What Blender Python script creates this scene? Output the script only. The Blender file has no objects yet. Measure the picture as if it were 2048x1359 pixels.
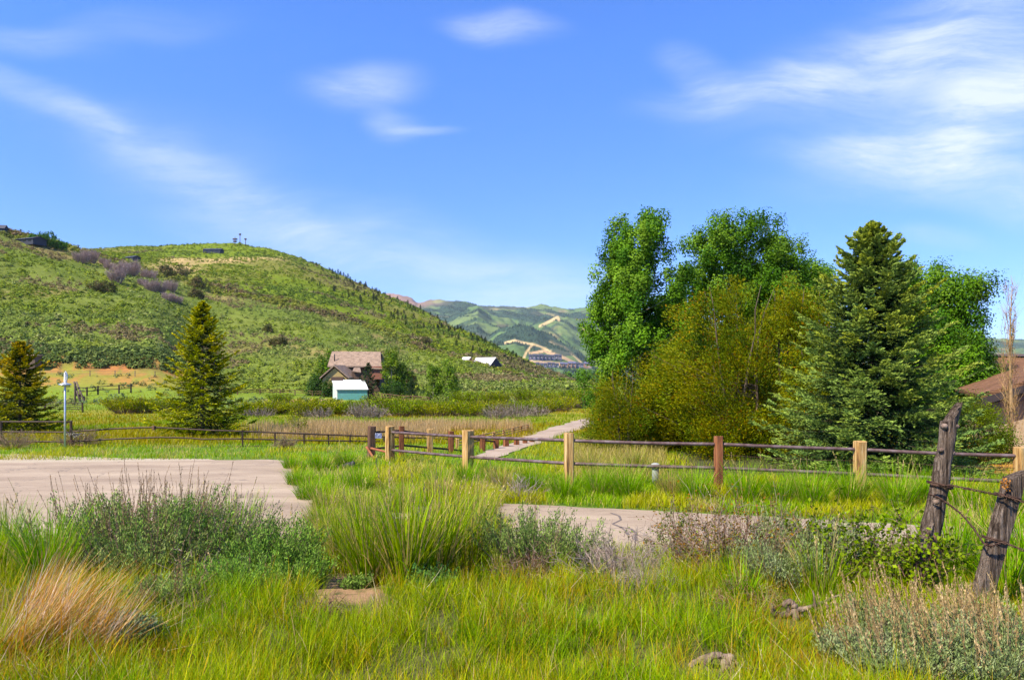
import bpy, bmesh, math, random
import numpy as np
from mathutils import Vector, Matrix
R = math.radians
rng = np.random.default_rng(11)
random.seed(5)
S = bpy.context.scene
COL = S.collection

# ------------------------------------------------------------------ camera
F, HZ, CX, H0 = 1400.0, 745.0, 1024.0, 2.8      # focal length in photo pixels, horizon row, centre column, eye height
cam = bpy.data.cameras.new("camera")
cam.sensor_width = 36.0
cam.lens = F / 2048.0 * 36.0
cam.shift_y = (HZ - 679.5) / 2048.0
cam.clip_end = 20000
cam.clip_start = 0.05
camo = bpy.data.objects.new("camera", cam)
camo.location = (0, 0, H0)
camo.rotation_euler = (R(90), 0, 0)
COL.objects.link(camo)
S.camera = camo

# ------------------------------------------------------------------ sun, sky, exposure
sd = Vector((-0.80, -0.60, 1.20)).normalized()      # towards the sun
sun = bpy.data.lights.new("sun", 'SUN')
sun.energy = 5.0
sun.angle = R(0.5)
sun.color = (1.0, 0.90, 0.70)
suno = bpy.data.objects.new("sun", sun)
suno.rotation_euler = sd.to_track_quat('Z', 'Y').to_euler()
COL.objects.link(suno)

w = bpy.data.worlds.new("World")
S.world = w
w.use_nodes = True
nt = w.node_tree
for n in list(nt.nodes):
    nt.nodes.remove(n)
NW = nt.nodes.new
LK = nt.links.new
out = NW("ShaderNodeOutputWorld")
bg = NW("ShaderNodeBackground")
bg.inputs[1].default_value = 0.125
LK(bg.outputs[0], out.inputs[0])
sky = NW("ShaderNodeTexSky")
sky.sky_type = 'NISHITA'
sky.sun_disc = False
sky.sun_elevation = math.asin(sd.z)
sky.sun_rotation = math.atan2(sd.x, sd.y)
sky.altitude = 2000
sky.air_density = 1.0
sky.dust_density = 0.5
sky.ozone_density = 2.0
hs = NW("ShaderNodeHueSaturation")
hs.inputs['Saturation'].default_value = 1.10
hs.inputs['Value'].default_value = 1.0
LK(sky.outputs[0], hs.inputs['Color'])
tint = NW("ShaderNodeMix"); tint.data_type = 'RGBA'; tint.blend_type = 'MULTIPLY'
tint.inputs[0].default_value = 1.0
tint.inputs[7].default_value = (0.70, 0.94, 1.36, 1)
LK(hs.outputs[0], tint.inputs[6])
tc = NW("ShaderNodeTexCoord")
sep = NW("ShaderNodeSeparateXYZ"); LK(tc.outputs['Generated'], sep.inputs[0])
def wm(op, a, b=None, c=None, clamp=False):
    n = NW("ShaderNodeMath"); n.operation = op; n.use_clamp = clamp
    for i, v in enumerate((a, b, c)):
        if v is None: continue
        if isinstance(v, (int, float)): n.inputs[i].default_value = v
        else: LK(v, n.inputs[i])
    return n.outputs[0]
el = NW("ShaderNodeMapRange"); LK(sep.outputs[2], el.inputs[0]); el.inputs[1].default_value = 0.0; el.inputs[2].default_value = 0.42
elr = NW("ShaderNodeMix"); elr.data_type = 'RGBA'; LK(el.outputs[0], elr.inputs[0])
elr.inputs[6].default_value = (0.46, 0.55, 0.88, 1); elr.inputs[7].default_value = (0.60, 0.88, 1.38, 1)
LK(elr.outputs[2], tint.inputs[7])
yc = wm('MAXIMUM', sep.outputs[1], 0.05)
cu = wm('DIVIDE', sep.outputs[0], yc)
cv = wm('DIVIDE', sep.outputs[2], yc)
comb = NW("ShaderNodeCombineXYZ"); LK(cu, comb.inputs[0]); LK(cv, comb.inputs[1])
def wnoise(vec, scale, detail, rough, loc=(0,0,0), rot=0.0, sc=(1,1,1)):
    m = NW("ShaderNodeMapping"); LK(vec, m.inputs[0])
    m.inputs['Location'].default_value = loc
    m.inputs['Rotation'].default_value = (0, 0, rot)
    m.inputs['Scale'].default_value = sc
    n = NW("ShaderNodeTexNoise"); LK(m.outputs[0], n.inputs['Vector'])
    n.inputs['Scale'].default_value = scale; n.inputs['Detail'].default_value = detail; n.inputs['Roughness'].default_value = rough
    return n
warp = wnoise(comb.outputs[0], 3.5, 2, 0.45)
wv = NW("ShaderNodeVectorMath"); wv.operation = 'SUBTRACT'; LK(warp.outputs['Color'], wv.inputs[0]); wv.inputs[1].default_value = (0.5, 0.5, 0.5)
ws = NW("ShaderNodeVectorMath"); ws.operation = 'SCALE'; LK(wv.outputs[0], ws.inputs[0]); ws.inputs[3].default_value = 0.11
wa = NW("ShaderNodeVectorMath"); wa.operation = 'ADD'; LK(comb.outputs[0], wa.inputs[0]); LK(ws.outputs[0], wa.inputs[1])
P2 = wa.outputs[0]
CLOUDS = [  # px, py, half length, half height, tilt (deg, + rises to the right), strength
    (1500, 180, 280, 62, 8, .85), (1760, 130, 460, 130, 16, .75), (1990, 60, 380, 180, 10, .7), (1375, 140, 110, 50, -35, 0.6),
    (1960, 260, 500, 130, 16, .9), (1760, 300, 320, 55, 4, 0.7), (1990, 360, 350, 95, -12, .85), (2030, 200, 260, 120, 25, 0.7),
    (100, 215, 330, 48, -22, 0.50), (430, 370, 400, 80, -25, 0.48), (820, 505, 420, 100, -14, 0.55), (1060, 565, 300, 90, 0, 0.5), (560, 470, 460, 110, -18, 0.3),
    (1000, 50, 160, 42, -3, 0.75), (705, 178, 170, 66, 6, 0.75), (785, 258, 85, 48, -10, 0.55), (850, 272, 90, 18, -4, 0.42),
    (90, 100, 190, 50, -4, 0.36), (1860, 465, 140, 34, -2, 0.36), (300, 60, 240, 60, 3, 0.18), (300, 300, 380, 110, -12, 0.2), (1040, 660, 520, 120, 0, 0.4),
]
acc = None
for (px, py, a, b, t, s) in CLOUDS:
    m = NW("ShaderNodeMapping"); m.vector_type = 'TEXTURE'; LK(P2, m.inputs[0])
    m.inputs['Location'].default_value = ((px - CX) / F, (HZ - py) / F, 0)
    m.inputs['Rotation'].default_value = (0, 0, R(t))
    m.inputs['Scale'].default_value = (a / F, b / F, 1)
    ln = NW("ShaderNodeVectorMath"); ln.operation = 'LENGTH'; LK(m.outputs[0], ln.inputs[0])
    mr = NW("ShaderNodeMapRange"); mr.interpolation_type = 'SMOOTHERSTEP'; LK(ln.outputs['Value'], mr.inputs[0])
    mr.inputs[1].default_value = 0.0; mr.inputs[2].default_value = 1.15; mr.inputs[3].default_value = s; mr.inputs[4].default_value = 0.0
    acc = mr.outputs[0] if acc is None else wm('ADD', acc, mr.outputs[0])
str1 = wnoise(P2, 2.6, 7, 0.62, (1.3, 0.4, 0), R(12), (1.0, 4.0, 1))
str2 = wnoise(P2, 12.0, 10, 0.72, (0.3, 2.4, 0), R(14), (0.4, 2.6, 1))
str3 = wnoise(P2, 14.0, 8, 0.7, (4.3, 1.4, 0), R(-20), (0.5, 2.2, 1))
sm = wm('ADD', wm('MULTIPLY', str1.outputs[0], 0.5), wm('ADD', wm('MULTIPLY', str2.outputs[0], 0.38), wm('MULTIPLY', str3.outputs[0], 0.22)))
smr = NW("ShaderNodeMapRange"); LK(sm, smr.inputs[0]); smr.interpolation_type = 'SMOOTHSTEP'
smr.inputs[1].default_value = 0.40; smr.inputs[2].default_value = 0.72
front = wm('GREATER_THAN', sep.outputs[1], 0.06)
cmask = wm('MULTIPLY', wm('MINIMUM', wm('MULTIPLY', wm('MULTIPLY', acc, wm('ADD', wm('MULTIPLY', smr.outputs[0], 0.66), 0.20)), 0.80), 0.85), front)
cm = NW("ShaderNodeMix"); cm.data_type = 'RGBA'
LK(cmask, cm.inputs[0]); LK(tint.outputs[2], cm.inputs[6]); cm.inputs[7].default_value = (4.0, 4.35, 5.0, 1)
LK(cm.outputs[2], bg.inputs[0])

S.view_settings.view_transform = 'Standard'
S.view_settings.look = 'None'
S.view_settings.gamma = 1
S.view_settings.use_curve_mapping = False
S.view_settings.exposure = 0.98
S.cycles.max_bounces = 6
S.cycles.transparent_max_bounces = 4
S.cycles.use_adaptive_sampling = True
S.cycles.adaptive_threshold = 0.015

# ------------------------------------------------------------------ numpy noise
def _hash(ix, iy, s):
    h = (ix.astype(np.int64) * 374761393 + iy.astype(np.int64) * 668265263 + s * 1274126177) & 0x7fffffff
    h = ((h ^ (h >> 13)) * 1103515245) & 0x7fffffff
    return ((h ^ (h >> 16)) & 0xffff) / 65535.0
def vnoise(x, y, s=0):
    ix = np.floor(x); iy = np.floor(y); fx = x - ix; fy = y - iy
    fx = fx * fx * (3 - 2 * fx); fy = fy * fy * (3 - 2 * fy)
    a = _hash(ix, iy, s); b = _hash(ix + 1, iy, s); c = _hash(ix, iy + 1, s); d = _hash(ix + 1, iy + 1, s)
    return (a * (1 - fx) + b * fx) * (1 - fy) + (c * (1 - fx) + d * fx) * fy
def fbm(x, y, s=0, o=4):
    t = 0; a = 0.5; x = np.asarray(x, float); y = np.asarray(y, float)
    for i in range(o):
        t = t + a * vnoise(x, y, s + i * 7); a *= 0.5; x = x * 2.03 + 3.1; y = y * 2.03 + 1.7
    return t / (1 - 0.5 ** o)
def sst(x, a, b):
    t = np.clip((np.asarray(x, float) - a) / (b - a), 0, 1)
    return t * t * (3 - 2 * t)

# ------------------------------------------------------------------ terrain heights: columns by direction, rows by distance
us = np.concatenate([np.linspace(-2.4, -0.9, 50, endpoint=False), np.linspace(-0.9, 0.9, 361), np.linspace(0.9, 2.4, 51)[1:]])
ys = np.geomspace(1.2, 1400, 360)
pxs = us * F + CX
def smooth(a, n=9):
    k = np.ones(n) / n
    return np.convolve(np.pad(a, n // 2, mode='edge'), k, 'valid')
def ctl(pairs, n=9):
    p, v = zip(*pairs)
    return smooth(np.interp(pxs, p, v), n)
py1 = ctl([(-900, 300), (-300, 390), (0, 458), (180, 504), (250, 530), (330, 554), (480, 580), (650, 620), (850, 696), (1000, 738), (1100, 765), (1180, 782), (1320, 792), (2900, 792)])
y1 = ctl([(-900, 260), (0, 300), (180, 330), (480, 340), (650, 320), (850, 290), (1000, 250), (1165, 215), (1300, 205), (2900, 205)])
py2 = ctl([(-900, 540), (-300, 530), (0, 515), (120, 505), (180, 500), (300, 490), (380, 488), (490, 487), (560, 500), (640, 530), (700, 556), (780, 592), (850, 622), (950, 672), (1000, 697), (1050, 722), (1100, 743), (1165, 768), (1300, 784), (2900, 784)], 5)
y2 = ctl([(-900, 700), (0, 700), (490, 720), (700, 640), (850, 560), (1000, 470), (1165, 390), (1300, 350), (2900, 350)])
wl = 1 - sst(pxs, 300, 470)
zt = lambda py, y: H0 + (HZ - py) * y / F
base_y = [0, 3, 6, 8, 10.6, 11.1, 23, 27, 45, 65, 100]
base_z = [1.02, 1.0, 0.9, 0.50, 0.03, 0, 0, -0.06, -0.55, -1.1, -1.75]
Z = np.zeros((len(ys), len(us)))
for j in range(len(us)):
    l = wl[j]
    fy = [100, 115, 125, 129, 132.5, 160]
    fl = [zt(801, 100), zt(768, 115), zt(747, 125), zt(741, 129), zt(713, 132.5)]
    fr = [zt(809, 100), zt(803, 115), zt(798, 125), zt(796, 129), zt(794, 132.5)]
    mix = [l * a + (1 - l) * b for a, b in zip(fl, fr)]
    zc1 = zt(py1[j], y1[j]); zc2 = zt(py2[j], y2[j])
    zl160 = mix[-1] + (zc1 - mix[-1]) * 27.5 / (y1[j] - 132.5)
    z160 = l * zl160 + (1 - l) * min(zt(771, 160), zl160 + 2)
    ym = y1[j] + 0.6 * (y2[j] - y1[j])
    if py2[j] < py1[j]: q1, q2 = py1[j] + 0.25 * (py2[j] - py1[j]), py1[j] + 0.6 * (py2[j] - py1[j])
    else: q1, q2 = max(py1[j] + 8, py2[j] + 5), py2[j] + 6
    q1 = max(q1, min(py1[j] + 5, q1))
    yy = base_y[:-1] + fy + [y1[j], y1[j] * 1.09, y1[j] * 1.3, ym, y2[j], y2[j] * 1.06, y2[j] + 330, 1500]
    zz = base_z[:-1] + mix + [z160, zc1, zt(py1[j] + 5, y1[j] * 1.09), zt(q1, y1[j] * 1.3), zt(q2, ym), zc2, zc2 - 3, -15, -15]
    Z[:, j] = np.interp(ys, yy, zz)
YY, UU = np.meshgrid(ys, us, indexing='ij')
XX = UU * YY
hillmask = sst(YY, 150, 230) * (1 - sst(UU * F + CX, 1100, 1300))
Z += hillmask * (fbm(XX / 26, YY / 34, 3) - 0.5) * 5.0 + hillmask * (fbm(XX / 7, YY / 9, 4) - 0.5) * 1.2
Z += sst(YY, 28, 60) * (fbm(XX / 9, YY / 9, 5) - 0.5) * 0.25
Z += (1 - sst(YY, 9.3, 10.6)) * (fbm(XX / 1.1, YY / 1.1, 6) - 0.5) * 0.22
Z[:, :] += -0.3 * np.exp(-((XX - 6.3) / 1.1) ** 2 - ((YY - 8.3) / 1.0) ** 2) * 0
LY = np.log(ys)
def G(x, y):
    x = np.asarray(x, float); y = np.maximum(np.asarray(y, float), 1.25)
    u = np.clip(x / y, -2.39, 2.39)
    j = np.clip(np.searchsorted(us, u) - 1, 0, len(us) - 2)
    fu = (u - us[j]) / (us[j + 1] - us[j])
    r = np.clip((np.log(np.minimum(y, 1399)) - LY[0]) / (LY[1] - LY[0]), 0, len(ys) - 1.001)
    i = r.astype(int); fr_ = r - i
    return (Z[i, j] * (1 - fu) + Z[i, j + 1] * fu) * (1 - fr_) + (Z[i + 1, j] * (1 - fu) + Z[i + 1, j + 1] * fu) * fr_
def P(px, py, y):
    return Vector(((px - CX) / F * y, y, H0 + (HZ - py) / F * y))
def at(px, y, dz=0.0):
    x = (px - CX) / F * y
    return Vector((x, y, float(G(x, y)) + dz))
_yy = np.geomspace(2.5, 1380, 5000)
def gp(px, py):                      # where the sight line through a photo pixel meets the ground
    x = (px - CX) / F * _yy
    zr = H0 + (HZ - py) / F * _yy
    k = np.argmax(zr <= G(x, _yy))
    return Vector((x[k], _yy[k], float(G(x[k], _yy[k]))))

# ------------------------------------------------------------------ objects
def link(o, parent=None):
    COL.objects.link(o)
    if parent is not None:
        o.parent = parent
    return o
def tag(o, label=None, cat=None, group=None, kind=None):
    if label: o["label"] = label
    if cat: o["category"] = cat
    if group: o["group"] = group
    if kind: o["kind"] = kind
    return o
def thing(name, label, cat, loc=(0, 0, 0), rz=0.0, group=None):
    o = bpy.data.objects.new(name, None)
    o.empty_display_size = 0.2
    o.location = loc; o.rotation_euler = (0, 0, rz)
    link(o)
    return tag(o, label, cat, group)
def npmesh(name, V, Fq, C=None, smooth_=False):
    me = bpy.data.meshes.new(name)
    V = np.ascontiguousarray(V, np.float32).reshape(-1, 3); Fq = np.ascontiguousarray(Fq, np.int32)
    n = len(Fq); k = Fq.shape[1]
    me.vertices.add(len(V)); me.vertices.foreach_set("co", V.ravel())
    me.loops.add(n * k); me.loops.foreach_set("vertex_index", Fq.ravel())
    me.polygons.add(n)
    me.polygons.foreach_set("loop_start", np.arange(0, n * k, k, dtype=np.int32))
    me.polygons.foreach_set("loop_total", np.full(n, k, np.int32))
    if smooth_:
        me.polygons.foreach_set("use_smooth", np.ones(n, bool))
    me.update(calc_edges=True)
    if C is not None:
        a = me.color_attributes.new("Col", 'FLOAT_COLOR', 'POINT')
        C4 = np.ones((len(V), 4), np.float32); C4[:, :3] = np.asarray(C).reshape(-1, 3)
        a.data.foreach_set("color", C4.ravel())
    return me
class Acc:                            # collects numpy quads
    def __init__(s): s.v = []; s.f = []; s.c = []; s.n = 0
    def add(s, v, f, c):
        v = np.asarray(v, float).reshape(-1, 3)
        s.v.append(v); s.f.append(np.asarray(f) + s.n); s.c.append(np.asarray(c, float).reshape(-1, 3)); s.n += len(v)
        return s
    def mesh(s, name, smooth_=False):
        return npmesh(name, np.concatenate(s.v), np.concatenate(s.f), np.concatenate(s.c), smooth_)
    def obj(s, name, mat, parent=None, smooth_=False):
        me = s.mesh(name, smooth_); me.materials.append(mat)
        return link(bpy.data.objects.new(name, me), parent)
def unit(a):
    return a / np.maximum(np.linalg.norm(a, axis=-1, keepdims=True), 1e-9)
def arr(c, n):
    c = np.asarray(c, float)
    return np.broadcast_to(c, (n, 3)) if c.ndim == 1 else c
def pick(cols, n, wts=None):
    cols = np.asarray(cols, float)
    k = rng.choice(len(cols), n, p=None if wts is None else np.asarray(wts) / np.sum(wts))
    return cols[k] * rng.uniform(0.8, 1.2, (n, 1))
def blades(A, base, L, W, az, lean, bend, segs, c0, c1, flat=None):
    """tapering bent strips: lean = first tilt from the vertical, bend = further tilt at the tip"""
    n = len(base)
    L = np.broadcast_to(np.asarray(L, float), n); W = np.broadcast_to(np.asarray(W, float), n)
    az = np.broadcast_to(np.asarray(az, float), n); lean = np.broadcast_to(np.asarray(lean, float), n); bend = np.broadcast_to(np.asarray(bend, float), n)
    c0 = arr(c0, n); c1 = arr(c1, n)
    hd = np.stack([np.cos(az), np.sin(az), 0 * az], 1)
    wz = az + math.pi / 2 + rng.uniform(-0.9, 0.9, n)
    wd = np.stack([np.cos(wz), np.sin(wz), 0 * wz], 1)
    p = np.array(base, float)
    V = np.zeros((n, segs + 1, 2, 3)); C = np.zeros((n, segs + 1, 2, 3))
    for k in range(segs + 1):
        t = k / segs
        wk = (W * (1 - 0.93 * t ** 1.6) / 2)[:, None]
        V[:, k, 0] = p - wd * wk; V[:, k, 1] = p + wd * wk
        C[:, k, :] = (c0 * (1 - t) + c1 * t)[:, None, :]
        th = lean + bend * (t + 0.5 / segs)
        p = p + (L / segs)[:, None] * (hd * np.sin(th)[:, None] + np.array([0, 0, 1.0]) * np.cos(th)[:, None])
    b = np.arange(n)[:, None] * (2 * (segs + 1))
    fs = [np.concatenate([b + 2 * k, b + 2 * k + 1, b + 2 * k + 3, b + 2 * k + 2], 1) for k in range(segs)]
    A.add(V, np.concatenate(fs), C)
def leaves(A, c, size, aspect, col, axis=None, spread=1.0, normal=None):
    """rhombus leaves; axis = preferred leaf direction, normal = preferred facing"""
    n = len(c)
    a = unit(rng.normal(size=(n, 3)))
    if normal is not None:
        nn = unit(np.asarray(normal) + a * spread); a = unit(np.cross(nn, unit(rng.normal(size=(n, 3))))); b = np.cross(nn, a)
    else:
        if axis is not None:
            a = unit(np.asarray(axis) + a * spread)
        b = unit(np.cross(a, unit(rng.normal(size=(n, 3)))))
    size = np.broadcast_to(np.asarray(size, float), n)[:, None]
    V = np.stack([c - a * size * 0.5, c + b * size * aspect * 0.5, c + a * size * 0.5, c - b * size * aspect * 0.5], 1)
    C = np.repeat(arr(col, n)[:, None, :], 4, 1)
    A.add(V, np.arange(4 * n).reshape(n, 4), C)
def tube(A, pts, rad, sides=6, col=(0.1, 0.1, 0.1)):
    pts = np.asarray([tuple(p) for p in pts], float); m = len(pts)
    rad = np.broadcast_to(np.asarray(rad, float), m)
    d = unit(np.gradient(pts, axis=0))
    up = np.array([0.31, 0.17, 0.93]) if abs(d[0][2]) < 0.8 else np.array([0.95, 0.2, 0.1])
    x = unit(np.cross(d, up)); y = np.cross(d, x)
    t = np.linspace(0, 2 * math.pi, sides, endpoint=False)
    V = pts[:, None, :] + rad[:, None, None] * (np.cos(t)[None, :, None] * x[:, None, :] + np.sin(t)[None, :, None] * y[:, None, :])
    # closed ends: collapse one extra ring at each end
    V = np.concatenate([np.repeat(pts[:1][:, None, :], sides, 1), V, np.repeat(pts[-1:][:, None, :], sides, 1)], 0); m += 2
    i = np.arange(m - 1)[:, None] * sides; k = np.arange(sides)[None, :]; k2 = (k + 1) % sides
    Fq = np.stack([(i + k), (i + k2), (i + sides + k2), (i + sides + k)], -1).reshape(-1, 4)
    A.add(V, Fq, np.broadcast_to(np.asarray(col, float), (m * sides, 3)))

# ------------------------------------------------------------------ materials
def mat(name):
    m = bpy.data.materials.new(name); m.use_nodes = True
    return m, m.node_tree, m.node_tree.nodes["Principled BSDF"]
def mnode(t, typ, **kw):
    n = t.nodes.new(typ)
    for k, v in kw.items(): setattr(n, k, v)
    return n
def foliage(name, trans=0.35, rough=0.6, var=0.35, spec=0.08, hue=0.495, sat=1.1):
    m, t, b = mat(name)
    at_ = mnode(t, "ShaderNodeAttribute", attribute_name="Col")
    ge = mnode(t, "ShaderNodeNewGeometry"); oi = mnode(t, "ShaderNodeObjectInfo")
    h = mnode(t, "ShaderNodeHueSaturation"); h.inputs['Saturation'].default_value = sat; h.inputs['Hue'].default_value = hue
    a = mnode(t, "ShaderNodeMath", operation='MULTIPLY_ADD'); a.inputs[1].default_value = var; a.inputs[2].default_value = 1 - var / 2
    t.links.new(ge.outputs['Random Per Island'], a.inputs[0])
    c = mnode(t, "ShaderNodeMath", operation='MULTIPLY_ADD'); c.inputs[1].default_value = 0.14; c.inputs[2].default_value = -0.07
    t.links.new(oi.outputs['Random'], c.inputs[0])
    d = mnode(t, "ShaderNodeMath", operation='ADD'); t.links.new(a.outputs[0], d.inputs[0]); t.links.new(c.outputs[0], d.inputs[1])
    t.links.new(d.outputs[0], h.inputs['Value']); t.links.new(at_.outputs['Color'], h.inputs['Color'])
    t.links.new(h.outputs[0], b.inputs['Base Color'])
    b.inputs['Roughness'].default_value = rough; b.inputs['Specular IOR Level'].default_value = spec
    if trans > 0:
        tr = mnode(t, "ShaderNodeBsdfTranslucent"); t.links.new(h.outputs[0], tr.inputs[0])
        mx = mnode(t, "ShaderNodeMixShader"); mx.inputs[0].default_value = trans
        t.links.new(b.outputs[0], mx.inputs[1]); t.links.new(tr.outputs[0], mx.inputs[2])
        t.links.new(mx.outputs[0], t.nodes["Material Output"].inputs[0])
    return m
M_leaf = foliage("leaf", 0.35, 0.55)
M_needle = foliage("needle", 0.12, 0.6)
M_grass = foliage("grass_blade", 0.38, 0.5)
M_brush = foliage("brush_leaf", 0.25, 0.7, hue=0.498, sat=1.0)
M_dry = foliage("dry_stem", 0.15, 0.8, 0.4, hue=0.5, sat=1.0)
def noisy(name, cols, scale=4.0, rough=0.85, stretch=(1, 1, 1), bump=0.3, detail=6, bscale=None, metal=0.0, pos=None, spec=0.3, coords='Object', dist=0.02):
    """noise between colours, with a bump"""
    m, t, b = mat(name)
    tcn = mnode(t, "ShaderNodeTexCoord"); mp = mnode(t, "ShaderNodeMapping"); mp.inputs['Scale'].default_value = stretch
    t.links.new(tcn.outputs[coords], mp.inputs[0])
    n = mnode(t, "ShaderNodeTexNoise"); n.inputs['Scale'].default_value = scale; n.inputs['Detail'].default_value = detail; n.inputs['Roughness'].default_value = 0.65
    t.links.new(mp.outputs[0], n.inputs['Vector'])
    r = mnode(t, "ShaderNodeValToRGB")
    e = r.color_ramp.elements
    pos = pos or list(np.linspace(0.3, 0.7, len(cols)))
    e[0].position = pos[0]; e[0].color = (*cols[0], 1)
    e[1].position = pos[-1]; e[1].color = (*cols[-1], 1)
    for p_, c_ in list(zip(pos, cols))[1:-1]:
        q = e.new(p_); q.color = (*c_, 1)
    t.links.new(n.outputs[0], r.inputs[0]); t.links.new(r.outputs[0], b.inputs['Base Color'])
    n2 = mnode(t, "ShaderNodeTexNoise"); n2.inputs['Scale'].default_value = bscale or scale * 3; n2.inputs['Detail'].default_value = 5
    t.links.new(mp.outputs[0], n2.inputs['Vector'])
    bp = mnode(t, "ShaderNodeBump"); bp.inputs['Strength'].default_value = bump; bp.inputs['Distance'].default_value = dist
    t.links.new(n2.outputs[0], bp.inputs['Height']); t.links.new(bp.outputs[0], b.inputs['Normal'])
    b.inputs['Roughness'].default_value = rough; b.inputs['Metallic'].default_value = metal; b.inputs['Specular IOR Level'].default_value = spec
    return m
M_bark = noisy("bark", [(0.05, 0.035, 0.025), (0.14, 0.10, 0.07)], 9, 0.9, (1, 1, 0.25), 0.7)
M_palebark = noisy("pale_bark", [(0.12, 0.11, 0.09), (0.36, 0.34, 0.28)], 6, 0.85, (1, 1, 0.6), 0.4)
M_twig = noisy("twig", [(0.13, 0.085, 0.06), (0.27, 0.2, 0.15)], 14, 0.9)
M_tanpost = noisy("tan_post_wood", [(0.09, 0.045, 0.02), (0.34, 0.18, 0.055), (0.46, 0.28, 0.10), (0.58, 0.42, 0.21)], 15, 0.9, (1, 1, 0.07), 0.9, 10, pos=[0.36, 0.45, 0.54, 0.66])
M_redpost = noisy("red_brown_post_wood", [(0.05, 0.018, 0.01), (0.20, 0.065, 0.025), (0.34, 0.15, 0.06)], 15, 0.85, (1, 1, 0.08), 0.5)
M_darkpost = noisy("dark_post_wood", [(0.035, 0.02, 0.014), (0.12, 0.06, 0.035), (0.2, 0.11, 0.06)], 9, 0.85, (1, 1, 0.08), 0.5)
M_pipe = noisy("weathered_steel_pipe", [(0.07, 0.036, 0.03), (0.125, 0.078, 0.072), (0.20, 0.155, 0.155)], 5, 0.5, (1, 1, 1), 0.12, metal=0.25)
M_darkpipe = noisy("dark_rusty_pipe", [(0.028, 0.017, 0.012), (0.085, 0.05, 0.032)], 6, 0.6, (1, 1, 1), 0.12, metal=0.2)
M_rust = noisy("rusty_pipe", [(0.17, 0.05, 0.02), (0.36, 0.13, 0.06)], 8, 0.8)
M_galv = noisy("galvanized_steel", [(0.42, 0.44, 0.47), (0.60, 0.62, 0.65)], 12, 0.35, (1, 1, 1), 0.05, metal=0.6)
M_old = noisy("old_grey_wood", [(0.014, 0.009, 0.006), (0.095, 0.066, 0.048), (0.20, 0.150, 0.115), (0.34, 0.28, 0.235)], 34, 0.95, (1, 1, 0.045), 1.0, detail=12, pos=[0.33, 0.45, 0.57, 0.74], dist=0.05, spec=0.1)
M_drift = noisy("drift_wood", [(0.04, 0.025, 0.018), (0.17, 0.115, 0.085), (0.32, 0.24, 0.19)], 14, 0.9, (1, 1, 0.2), 0.9, detail=9, pos=[0.32, 0.5, 0.72])
M_barb = noisy("rusty_wire", [(0.035, 0.018, 0.012), (0.11, 0.06, 0.04)], 30, 0.7, metal=0.3)
M_lichen = noisy("orange_lichen", [(0.06, 0.035, 0.02), (0.26, 0.11, 0.02), (0.40, 0.19, 0.03)], 40, 0.95)
def plain(name, c, rough=0.6, metal=0.0):
    return noisy(name, [tuple(0.82 * v for v in c), tuple(1.12 * v for v in c)], 3.0, rough, bump=0.1, metal=metal)
def shingle(name, c1, c2, scale=1.0, bw=0.5, rh=0.16):
    m, t, b = mat(name)
    tcn = mnode(t, "ShaderNodeTexCoord"); mp = mnode(t, "ShaderNodeMapping"); t.links.new(tcn.outputs['UV'], mp.inputs[0])
    br = mnode(t, "ShaderNodeTexBrick"); br.inputs['Scale'].default_value = scale
    br.inputs['Color1'].default_value = (*c1, 1); br.inputs['Color2'].default_value = (*c2, 1); br.inputs['Mortar'].default_value = (*[v * 0.45 for v in c1], 1)
    br.inputs['Mortar Size'].default_value = 0.012; br.inputs['Brick Width'].default_value = bw; br.inputs['Row Height'].default_value = rh
    t.links.new(mp.outputs[0], br.inputs[0])
    n = mnode(t, "ShaderNodeTexNoise"); n.inputs['Scale'].default_value = 1.3; n.inputs['Detail'].default_value = 6; t.links.new(mp.outputs[0], n.inputs['Vector'])
    mr = mnode(t, "ShaderNodeMapRange"); mr.inputs[1].default_value = 0.3; mr.inputs[2].default_value = 0.7; mr.inputs[3].default_value = 0.7; mr.inputs[4].default_value = 1.25
    t.links.new(n.outputs[0], mr.inputs[0])
    h = mnode(t, "ShaderNodeHueSaturation"); t.links.new(br.outputs[0], h.inputs['Color']); t.links.new(mr.outputs[0], h.inputs['Value'])
    t.links.new(h.outputs[0], b.inputs['Base Color']); b.inputs['Roughness'].default_value = 0.9; b.inputs['Specular IOR Level'].default_value = 0.2
    bp = mnode(t, "ShaderNodeBump"); bp.inputs['Strength'].default_value = 0.5; bp.inputs['Distance'].default_value = 0.02
    t.links.new(br.outputs['Fac'], bp.inputs['Height']); bp.invert = True; t.links.new(bp.outputs[0], b.inputs['Normal'])
    return m
M_shingle = shingle("brown_shingles", (0.145, 0.070, 0.036), (0.20, 0.102, 0.056))
M_shingle2 = shingle("faded_shingles", (0.26, 0.18, 0.13), (0.33, 0.235, 0.17))
M_glass, _t, _b = mat("window_glass")
_b.inputs['Base Color'].default_value = (0.02, 0.025, 0.03, 1); _b.inputs['Roughness'].default_value = 0.08
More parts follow.
